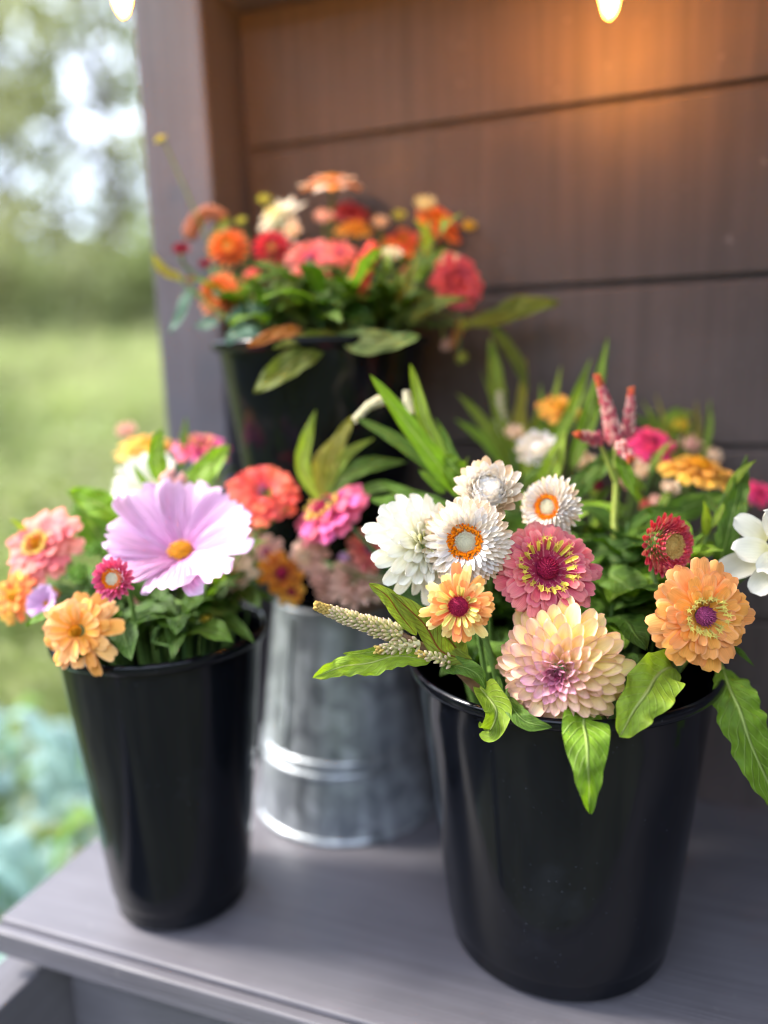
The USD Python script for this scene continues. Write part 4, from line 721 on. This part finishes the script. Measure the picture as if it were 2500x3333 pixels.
leafy('pale green oval leaf lying across the rim of the back bucket', 'B', [([(735, 728, .735), (785, 738, .725), (840, 738, .725), (905, 728, .73)], 62, leaf_mat('leaf_pale', C(140, 165, 95), C(175, 195, 135), trans=.3), dict(peak=.4)), ([(655, 715, .735), (625, 716, .73), (585, 726, .722), (536, 748, .715)], 34, LF_ORANGE, dict(peak=.5)), ([(735, 722, .745), (690, 716, .74), (655, 715, .735)], 9, LF_OLIVE, {}), ([(730, 726, .74), (660, 730, .725), (590, 752, .715)], 24, LF_OLIVE, dict(peak=.5)), ([(700, 748, .735), (660, 765, .725), (610, 800, .72), (548, 848, .715)], 62, LF_OLIVE, dict(peak=.5))], [(735, 722, .74), (760, 715, .76)])
leafy('long dark leaf crossing the front of the back bouquet', 'B', [([(662, 560, .79), (690, 620, .775), (740, 660, .765), (812, 700, .76)], 66, LF_DARK, dict(peak=.5)), ([(590, 610, .79), (620, 650, .78), (640, 680, .775), (668, 705, .77)], 36, LF_OLIVE, {}), ([(880, 700, .77), (920, 665, .765), (960, 650, .76), (1015, 645, .755)], 34, LF_OLIVE, {}), ([(905, 545, .80), (885, 600, .79), (868, 660, .78), (850, 705, .78)], 36, LF_OLIVE, dict(peak=.6)), ([(925, 545, .80), (922, 510, .80), (928, 470, .80)], 26, LF_YELLOW, {}), ([(900, 600, .8), (930, 560, .8), (965, 535, .8)], 36, LF_MID, {})], [(850, 700, .78), (840, 715, .80)])
leafy('long leaf reaching right from the back bouquet across the wall', 'B', [([(1010, 700, .80), (1075, 685, .80), (1130, 662, .80), (1210, 652, .80)], 50, LF_OLIVE, dict(peak=.5)), ([(1060, 700, .80), (1100, 755, .80), (1125, 800, .80), (1140, 850, .80)], 30, LF_OLIVE, {}), ([(1000, 690, .80), (985, 730, .80), (975, 760, .80)], 20, LF_ORANGE, {})], [(1010, 700, .80), (960, 700, .81), (930, 705, .82)])
leafy('blue green eucalyptus like sprig drooping at the left of the back bouquet', 'B', [([(412, 620, .80), (398, 655, .80), (385, 690, .80), (362, 722, .80)], 24, LF_BLUE, {}), ([(470, 690, .78), (445, 700, .78), (420, 705, .78)], 30, LF_BLUE, {}), ([(530, 705, .76), (545, 730, .75), (530, 755, .75)], 40, LF_BLUE, {}), ([(530, 705, .76), (505, 725, .75), (490, 745, .75)], 32, LF_BLUE, {}), ([(560, 660, .79), (520, 680, .78), (490, 700, .78)], 44, LF_BLUE, {}), ([(600, 620, .8), (570, 660, .79), (560, 700, .78)], 44, LF_BLUE, {})], [(412, 620, .80), (480, 680, .79), (560, 715, .78)])
leafy('small yellow green sprig with round buds at the far left of the back bouquet', 'B', [([(380, 600, .80), (350, 580, .80), (328, 545, .80)], 22, LF_YELLOW, {}), ([(395, 605, .80), (365, 590, .80), (345, 582, .80)], 20, LF_YELLOW, {}), ([(455, 560, .82), (475, 500, .82), (500, 470, .82)], 32, LF_OLIVE, {})], [(380, 600, .80), (470, 670, .80), (560, 715, .80)], r=.0015)
for i, (x, y, r_) in enumerate([(996, 770, 17), (1002, 700, 15), (962, 742, 18)]):
    ball(['lowest of three hanging buds at the right of the back bucket', 'olive bud beside the base of the long right leaf', 'brownish bud nearest the back bucket rim at right'][i], 'B', x, y, .79, r_, [YGREEN, YGREEN, BEIGE][i], (.3, -.5, .7), seed=94 + i)

# filler greenery low inside each bouquet
def sprig(b, ang, rad, top, n, mats, seed, label, group, L=.055):
    g = np.random.default_rng(seed + 2000); c, zr, Rr = RIM[b]
    th = thing('greenery_sprig', label, 'foliage', (c[0], c[1], BASE[b]), group)
    e = np.array([c[0] + math.cos(ang) * rad, c[1] + math.sin(ang) * rad, zr + top]); q = np.array([c[0] + math.cos(ang) * min(rad, Rr * .8) * .9, c[1] + math.sin(ang) * min(rad, Rr * .8) * .9, zr - .01])
    P = bez([e, (e + q) / 2, q, np.array([c[0] + math.cos(ang) * rad * .3, c[1] + math.sin(ang) * rad * .3, BASE[b]])], 24)
    th.part('stem', tube(P, np.linspace(.0012, .0024, 24), 6), STEM_DARK, smooth=True)
    for i in range(n):
        k = int(1 + 11 * i / n); a = ang + i * 2.4 + g.uniform(-.5, .5); l = L * g.uniform(.7, 1.3)
        d = np.array([math.cos(a), math.sin(a), g.uniform(-.1, .8)]); d /= np.linalg.norm(d)
        s = P[k]; V, F, uv = leaf_mesh([s, s + d * l * .5 + (0, 0, .006), s + d * l + (0, 0, -.004)], l * g.uniform(.25, .42), hint=np.array([d[0] * -.4, d[1] * -.4 - .3, 1.0]), nu=10, nv=5, fold=.2, wave=.04, wn=3, ph=g.uniform(0, 6))
        th.part('leaf', (V, F), mats[g.integers(len(mats))], smooth=True, uv=uv)
GL = {'R': ('dark filler leaves deep inside the right bouquet', 'filler sprigs of the right bouquet'), 'L': ('dark filler leaves deep inside the left bouquet', 'filler sprigs of the left bouquet'), 'B': ('dark filler leaves deep inside the back bouquet', 'filler sprigs of the back bouquet')}
for b, cnt, tops in (('R', 13, .045), ('L', 13, .045), ('B', 15, .07)):
    for i in range(cnt):
        a = i * 2.39996 + (.5 if b == 'L' else 0); rr = RIM[b][2] * (.2 + .62 * ((i + .5) / cnt) ** .5)
        front = b == 'R' and math.sin(a) < -.15
        sprig(b, a, rr * (.75 if front else 1), .002 if front else tops * (1.2 - .9 * rr / RIM[b][2]) + .004, 9, [LF_DARK, LF_DARK, LF_MID], i + 50 * ord(b), *GL[b], L=.036 if front else .05 if b != 'R' else .06)

for i in range(12):
    a = .15 + i * .26
    sprig('R', a, .05 + .07 * ((i * 7) % 12) / 12, .06 + .055 * ((i * 5) % 12) / 12, 9, [LF_MID, LF_DARK, LF_BRIGHT], 700 + i, 'green leaves filling the back of the right bouquet', 'leafy sprigs behind the right bouquet', L=.06)

# smaller blooms that fill the gaps
for lab, b, x, y, d, R, m, n in [
    ('cream button between the red strawflower and the salmon zinnia', 'B', 632, 500, .83, 22, CREAMZ, (0, .4, .9)),
    ('peach button under the highest zinnia of the back bouquet', 'B', 700, 470, .85, 26, BLUSH, (0, .5, .85)),
    ('coral button below the vivid orange zinnia', 'B', 930, 560, .82, 24, CORAL, (.3, .3, .9)),
    ('pale salmon button between the two orange strawflowers and the red one', 'B', 545, 600, .80, 26, SALMON, (-.2, .3, .9)),
    ('peach bud low in the middle of the back bouquet', 'B', 690, 625, .79, 26, BLUSH, (0, .2, .95)),
    ('ivory bud above the blue green drooping sprig', 'B', 560, 642, .79, 20, CREAMZ, (-.1, .2, .95)),
    ('olive bud above the tan crest', 'B', 520, 478, .85, 15, YGREEN, (-.2, .6, .7)),
    ('salmon bud right of the cream ball flower', 'B', 885, 590, .80, 24, SALMON, (.1, .2, .95)),
    ('dusky pink bud right of the rust brown zinnia', 'R', 690, 1250, .75, 28, BLUSH, (-.2, .3, .9)),
    ('pale pink bud over the rim of the galvanised pail', 'R', 708, 1282, .755, 32, BEIGE, (-.1, .2, .95)),
    ('small lilac bud beside the beige pink dahlia', 'R', 815, 1240, .75, 18, LILAC, (0, .3, .9)),
    ('cream bud beside the rust brown zinnia', 'L', 655, 1205, .74, 26, CREAMZ, (.2, .3, .9)),
    ('small coral bud under the coral red zinnia', 'L', 540, 1165, .78, 24, SALMON, (0, .3, .9)),
    ('pink bud low behind the pink strawflower', 'L', 300, 1292, .68, 18, BLUSH, (0, .2, .9)),
    ('peach bud left of the amber zinnia at the right rear', 'R', 1385, 1020, .74, 24, CREAMZ, (-.2, .5, .8)),
    ('cream bud in front of the ochre yellow zinnia', 'R', 1195, 940, .80, 24, CREAMZ, (0, .5, .8)),
    ('peach bloom tucked between the amber zinnia and the red strawflower', 'R', 1400, 1098, .70, 26, SALMON, (0, .3, .9)),
    ('ivory bloom behind the stem of the pink celosia', 'R', 1262, 1000, .735, 30, CREAMZ, (-.1, .4, .9)),
    ('peach bloom left of the hot pink zinnia at the rear', 'R', 1352, 1040, .72, 26, BLUSH, (0, .4, .9)),
    ('ivory bloom under the hot pink zinnia', 'R', 1385, 1000, .75, 28, CREAMZ, (0, .5, .85)),
    ('cream bloom among the narrow pale leaves', 'R', 1110, 935, .76, 26, CREAMZ, (-.1, .5, .85)),
    ('pale peach bloom right of the ochre zinnia', 'R', 1262, 905, .775, 26, BLUSH, (.1, .5, .85)),
    ('cream bloom between the peach ball and the amber side on zinnia', 'R', 1540, 985, .78, 24, CREAMZ, (.2, .4, .9)),
    ('blush bloom between the salmon zinnia and the pale pink cosmos', 'L', 200, 1135, .73, 30, BLUSH, (-.1, .4, .9)),
    ('cream bloom right of the pale pink cosmos and under the coral zinnia', 'L', 548, 1130, .74, 34, CREAMZ, (.1, .4, .9)),
    ('dark red bud in the leaves behind the turned white strawflower', 'R', 1285, 1048, .70, 20, BURG, (0, .4, .9))]:
    ball(lab, b, x, y, d, R, m, n, seed=len(lab) * 7 % 97)
zinnia('orange brown zinnia drooping over the galvanised pail', 'L', 628, 1278, .74, 44, F(.3, -.15, .9), RUST + YORANGE, MAROON, None, rows=3, n0=9, droop=-.7, seed=101, detail=0, ragged=.3)
zinnia('pale blush zinnia behind the side on magenta one', 'R', 668, 1200, .75, 52, F(-.1, .2, .95), BLUSH, PLUM, None, rows=3, n0=10, seed=102, detail=0)

# wispy thin stems that break the outline
def wisp(b, a, rad, top, lean, seed, label, group):
    g = np.random.default_rng(seed + 3000); c, zr, Rr = RIM[b]; th = thing('wispy_stem_plant', label, 'foliage', (c[0], c[1], BASE[b]), group)
    d = np.array([math.cos(a), math.sin(a), 0]); q = np.array([c[0], c[1], zr]) + d * rad
    P = bez([q + d * lean + (0, 0, top), q + d * lean * .4 + (0, 0, top * .6), q, np.array([c[0], c[1], BASE[b]]) + d * rad * .3], 26)
    th.part('stem', tube(P, np.linspace(.0005, .0014, 26), 5), STEM, smooth=True)
    for i in range(7):
        s = P[int(i * 1.7)]; aa = g.uniform(0, 6.28); dd = unit(np.array([math.cos(aa), math.sin(aa), g.uniform(.3, 1.4)])); l = g.uniform(.018, .042)
        V, F_, uv = leaf_mesh([s, s + dd * l * .5 + (0, 0, .003), s + dd * l], l * .2, hint=np.array([0, -.7, .7]), nu=9, nv=3)
        th.part('leaf', (V, F_), [LF_BRIGHT, LF_LIME, LF_MID][g.integers(3)], smooth=True, uv=uv)
for i in range(9): wisp('R', .1 + i * .33, .07 + .035 * (i % 2), .10 + .05 * ((i * 3) % 5) / 5, .03, i, 'thin wispy green stem rising at the back of the right bouquet', 'wispy stems of the right bouquet')
for i in range(8): wisp('B', -.4 + i * .5, .06 + .03 * (i % 2), .06 + .07 * ((i * 3) % 5) / 5, .04, 40 + i, 'thin wispy green stem of the back bouquet', 'wispy stems of the back bouquet')
for i in range(8): wisp('L', .3 + i * .45, .05 + .03 * (i % 2), .07 + .06 * ((i * 3) % 5) / 5, .03, 80 + i, 'thin wispy green stem of the left bouquet', 'wispy stems of the left bouquet')

# ------------------------------------------------------------------ background: trees, shrubs, meadow
FOL = {k: mat('foliage_' + k, {'oi': ('object_info', {}), 'g': ('geometry', {}), 'n': ('noise_texture', {'scale': 1.1, 'detail': 3.0}), 'hv': ('map_range', {'from_min': .3, 'from_max': .7, 'to_min': .6, 'to_max': 1.4}),
        'r2': ('map_range', {'from_min': 0.0, 'from_max': 1.0, 'to_min': .7, 'to_max': 1.3}), 'ml': ('math', {'math_type': 'multiply'}), 'hs': ('hsv', {'color': c}), 'p': ('principled_bsdf', {'roughness': .5, 'specular_ior_level': .3}), 't': ('translucent_bsdf', {}), 'out': ('mix_closure', {'fac': .45})},
        [('g.position', 'n.vector'), ('n.fac', 'hv.value'), ('g.random_per_island', 'r2.value'), ('hv.result', 'ml.value1'), ('r2.result', 'ml.value2'), ('ml.value', 'hs.value'), ('hs.color', 'p.base_color'), ('hs.color', 't.color'), ('p.BSDF', 'out.closure1'), ('t.BSDF', 'out.closure2')], 'out.closure')
       for k, c in {'olive': (.30, .32, .12), 'mid': (.28, .34, .12), 'dark': (.26, .30, .11), 'pale': (.33, .36, .17), 'grass': (.27, .40, .10), 'lime': (.38, .46, .14), 'seed': (.42, .44, .19), 'wood': (.15, .18, .09)}.items()}
BARK = plain('bark', (.07, .055, .045), .9, .4, 12, .6, .1)
def leaf_cloud(P, size, g, flat=.5, elong=1.7):
    """one small rhombus per point"""
    n = len(P); d = g.normal(size=(n, 3)); d /= np.linalg.norm(d, axis=1, keepdims=True); u = np.cross(d, g.normal(size=(n, 3))); u /= np.linalg.norm(u, axis=1, keepdims=True); w = np.cross(d, u)
    s = size * g.uniform(.6, 1.3, n)[:, None]
    V = np.stack([P - u * s * elong / 2, P + w * s / 2 + d * s * .1, P + u * s * elong / 2, P - w * s / 2 + d * s * .1], 1).reshape(-1, 3)
    i = np.arange(n)[:, None] * 4
    return V, np.vstack([i + [0, 1, 2], i + [0, 2, 3]])
def polar(az, r): return r * math.sin(az), r * math.cos(az)
def tree(label, az, r, H, R, n, m, seed, clear=.3, size=.16, clumps=22):
    g = np.random.default_rng(seed); x, y = polar(math.radians(az), r); z = float(ground_z(np.array(x), np.array(y))) - .05
    t = thing('tree', label, 'tree', (x, y, z), 'trees behind the meadow')
    trunk = bez([(x, y, z), (x + .1, y, z + H * .3), (x - .1, y + .1, z + H * .62), (x, y, z + H * .9)], 14)
    t.part('trunk', tube(trunk, np.linspace(.10, .02, 14) * H / 8, 9), BARK, smooth=True)
    P = []
    for k in range(clumps):
        a = k * 2.4 + g.uniform(-.5, .5); zz = z + H * (clear + (1 - clear) * ((k + .5) / clumps)); rr = R * math.sin(math.pi * min(.97, .22 + .75 * (k + .5) / clumps)) * g.uniform(.45, 1.0)
        c = np.array([x + rr * math.cos(a), y + rr * math.sin(a), zz]); b = trunk[min(13, int(13 * (zz - z) / H * .92))]
        t.part('limb', tube(bez([b, (b + c) / 2 + (0, 0, .25), c], 8), np.linspace(.05, .012, 8) * H / 8, 5), BARK, smooth=True)
        q = g.normal(size=(n // clumps, 3)); q /= np.linalg.norm(q, axis=1, keepdims=True)
        P.append(c + q * (g.uniform(.1, 1, (len(q), 1)) ** .5) * np.array([1, 1, .65]) * R * g.uniform(.28, .46))
    t.part('crown', leaf_cloud(np.vstack(P), size, g), FOL[m], smooth=False)
    return t
tree('tall pale airy tree at the left edge, bright sky showing through its crown', -44.5, 21, 12.5, 3.0, 1900, 'pale', 1, .10, .2)
tree('tall olive tree close behind the wooden post, sky gaps in its crown', -38.5, 19, 11.5, 2.9, 1900, 'olive', 2, .10, .2)
tree('airy tree between the two nearer ones, farther off', -41.5, 27, 13.0, 3.6, 2100, 'pale', 3, .12, .22)
tree('far tree seen past the left side of the pale airy tree', -48.5, 25, 13, 3.4, 1800, 'olive', 4, .12, .22)
tree('far tree mostly hidden behind the wooden post', -34.0, 24, 13, 3.4, 1800, 'mid', 5, .12, .22)
def shrub(label, az, r, H, R, n, m, seed, size=.11):
    g = np.random.default_rng(seed + 60); x, y = polar(math.radians(az), r); z = float(ground_z(np.array(x), np.array(y))) - .05
    t = thing('shrub', label, 'shrub', (x, y, z), 'shrubs along the meadow edge')
    P = []
    for k in range(9):
        a = g.uniform(0, 6.28); c = np.array([x + R * .55 * math.cos(a) * g.uniform(.2, 1), y + R * .55 * math.sin(a) * g.uniform(.2, 1), z + H * g.uniform(.25, .85)])
        t.part('stem', tube(bez([(x, y, z), ((x + c[0]) / 2, (y + c[1]) / 2, z + (c[2] - z) * .6), c], 7), np.linspace(.035, .008, 7), 5), BARK, smooth=True)
        q = g.normal(size=(n // 9, 3)); q /= np.linalg.norm(q, axis=1, keepdims=True)
        P.append(c + q * (g.uniform(0, 1, (len(q), 1)) ** .45) * np.array([R * .55, R * .55, H * .3]))
    t.part('crown', leaf_cloud(np.vstack(P), size, g), FOL[m], smooth=False)
for i, (az, r, H, R, m, lab) in enumerate([(-46.5, 15.5, 2.5, 1.5, 'olive', 'bushy olive shrub at the left edge where the meadow ends'), (-43.2, 16.5, 2.3, 1.3, 'mid', 'rounded green shrub below the pale airy tree'), (-40.2, 15.0, 2.2, 1.3, 'dark', 'darkest shrub at the foot of the trees'), (-37.3, 16.0, 2.7, 1.5, 'olive', 'olive shrub close beside the wooden post'), (-34.0, 15.5, 2.6, 1.6, 'mid', 'shrub hidden behind the wooden post'), (-50.5, 16.0, 2.6, 1.6, 'mid', 'shrub just outside the left edge of the picture')]):
    shrub(lab, az, r, H, R, 1050, m, i)

# woodland all round the clearing, reads as one mass
g = np.random.default_rng(5); P = []
for az in np.arange(95, 300, 3.2):
    x, y = polar(math.radians(az + g.uniform(-1, 1)), g.uniform(7.5, 11)); hh = g.uniform(3.0, 5.2)
    q = g.normal(size=(330, 3)); q /= np.linalg.norm(q, axis=1, keepdims=True)
    P.append(np.array([x, y, GROUND + hh * .48]) + q * (g.uniform(0, 1, (330, 1)) ** .4) * np.array([1.1, 1.1, hh * .52]))
for az in np.arange(-90, -20, 2.4):
    x, y = polar(math.radians(az), g.uniform(31, 40)); hh = g.uniform(2.2, 3.4)
    z = float(ground_z(np.array(x), np.array(y)))
    q = g.normal(size=(260, 3)); q /= np.linalg.norm(q, axis=1, keepdims=True)
    P.append(np.array([x, y, z + hh * .45]) + q * (g.uniform(0, 1, (260, 1)) ** .4) * np.array([2.2, 2.2, hh * .5]))
P = np.vstack(P)
near = np.hypot(P[:, 0], P[:, 1]) < 20
w1, w2 = leaf_cloud(P[near], .42, g), leaf_cloud(P[~near], .5, g)
solo('woodland', join([w1, w2]), FOL['wood'], 'dark woodland closing the view beyond the trees', 'woodland', kind='stuff', smooth=False)

# meadow: tufts of grass, leafy weeds and seed heads, one object
pi = UsdGeom.PointInstancer.Define(stage, '/World/meadow_grass'); tag(pi.GetPrim(), 'soft green meadow grass and weeds beyond the stand', 'meadow', kind='stuff')
protos = []
def proto(name, meshes):
    x = UsdGeom.Xform.Define(stage, f'/World/meadow_grass/{name}')
    for k, (mesh, m) in enumerate(meshes): usdkit.mesh(stage, f'/World/meadow_grass/{name}/' + ['blades', 'leaves', 'heads'][k], mesh, m)
    protos.append(x.GetPath())
def blades(n, h, g, w=.006, spread=.12):
    out = []
    for _ in range(n):
        a = g.uniform(0, 6.28); o = np.array([g.normal() * spread * .5, g.normal() * spread * .5, 0]); hh = h * g.uniform(.6, 1.1); b = np.array([math.cos(a), math.sin(a), 0]) * hh * g.uniform(.1, .5); s = np.array([-math.sin(a), math.cos(a), 0]) * w
        p1 = o + b * .3 + (0, 0, hh * .6); p2 = o + b + (0, 0, hh)
        out.append((np.array([o - s, o + s, p1 - s * .8, p1 + s * .8, p2]), np.array([[0, 1, 3], [0, 3, 2], [2, 3, 4]])))
    return join(out)
g = np.random.default_rng(8)
proto('grass_tuft', [(blades(26, .55, g), FOL['grass'])])
proto('tall_grass_tuft', [(blades(20, .85, g, .005), FOL['lime']), (leaf_cloud(np.stack([g.normal(size=30) * .09, g.normal(size=30) * .09, g.uniform(.6, .95, 30)], 1), .035, g), FOL['seed'])])
proto('leafy_weed', [(blades(8, .6, g), FOL['grass']), (leaf_cloud(np.stack([g.normal(size=70) * .11, g.normal(size=70) * .11, g.uniform(.1, .7, 70)], 1), .075, g), FOL['lime'])])
proto('dark_weed', [(blades(8, .5, g), FOL['mid']), (leaf_cloud(np.stack([g.normal(size=60) * .12, g.normal(size=60) * .12, g.uniform(.05, .5, 60)], 1), .08, g), FOL['mid'])])
pos, idx, sc = [], [], []
while len(pos) < 9000:
    az = math.radians(g.uniform(-75, -15)); r = 1.3 + 14.5 * g.uniform() ** .62; x, y = polar(az, r)
    if x > -.75 and y > -.2 and y < 1.2: continue
    pos.append((x, y, float(ground_z(np.array(x), np.array(y))) - .02)); idx.append(int(g.choice(4, p=[.36, .24, .27, .13]))); sc.append(g.uniform(.55, 1.1) * (.6 if r < 3.2 else 1.0))
while len(pos) < 11500:
    az = math.radians(g.uniform(-180, 180)); r = 2.2 + 6 * g.uniform() ** .6; x, y = polar(az, r)
    if abs(math.degrees(az) + 45) < 30 or (x > -.8 and 0 < y < 2): continue
    pos.append((x, y, float(ground_z(np.array(x), np.array(y))) - .02)); idx.append(int(g.choice([0, 3]))); sc.append(g.uniform(.4, .7))
pi.CreatePrototypesRel().SetTargets(protos); pi.CreateProtoIndicesAttr(Vt.IntArray(idx)); pi.CreatePositionsAttr(Vt.Vec3fArray([Gf.Vec3f(*p) for p in pos]))
an = g.uniform(0, 6.28, len(pos)); pi.CreateOrientationsAttr(Vt.QuathArray([Gf.Quath(float(math.cos(a / 2)), 0, 0, float(math.sin(a / 2))) for a in an])); pi.CreateScalesAttr(Vt.Vec3fArray([Gf.Vec3f(s, s, s) for s in sc]))

# pale blue green leafy plants growing beside the stand
LEAF_T = leaf_mat('leaf_pale_teal', (.32, .47, .42), (.5, .62, .57), trans=.35, rough=.5)
labs = ['pale blue green leafy plant nearest the left bucket', 'pale blue green leafy plant beside the shelf corner', 'pale leafy plant at the left edge beside the stand', 'broad leafed plant a little farther out in the meadow', 'leafy plant below the salmon pink zinnia', 'low leafy plant under the left end of the shelf', 'leafy plant partly hidden by the shelf corner', 'small leafy plant behind the stand']
for i, (x, y, h) in enumerate([(-1.02, .92, .62), (-.95, .62, .5), (-1.25, .86, .6), (-1.45, 1.25, .62), (-1.18, 1.2, .66), (-1.0, .32, .42), (-1.35, .58, .5), (-.85, 1.22, .5)]):
    g = np.random.default_rng(i + 500); z = float(ground_z(np.array(x), np.array(y))); t = thing('leafy_plant', labs[i], 'plant', (x, y, z), 'pale leafy plants beside the stand')
    t.part('stem', tube([(x, y, z), (x, y, z + h * .6)], .008, 6), STEM)
    for k in range(26):
        a = k * 2.4 + g.uniform(-.3, .3); zz = z + h * (.1 + .9 * k / 26); l = g.uniform(.10, .19); d = np.array([math.cos(a), math.sin(a), 0])
        s = np.array([x, y, min(zz, z + h * .6)])
        V, F, uv = leaf_mesh([s, s + d * l * .5 + (0, 0, (zz - s[2]) * .8 + .05), s + d * l + (0, 0, (zz - s[2]) + .02)], l * g.uniform(.4, .6), hint=np.array([0, 0, 1.0]) - d * .3, nu=9, nv=5, fold=.15, wave=.06, wn=3)
        t.part('leaf', (V, F), LEAF_T if k % 4 else LF_MID, smooth=True, uv=uv)
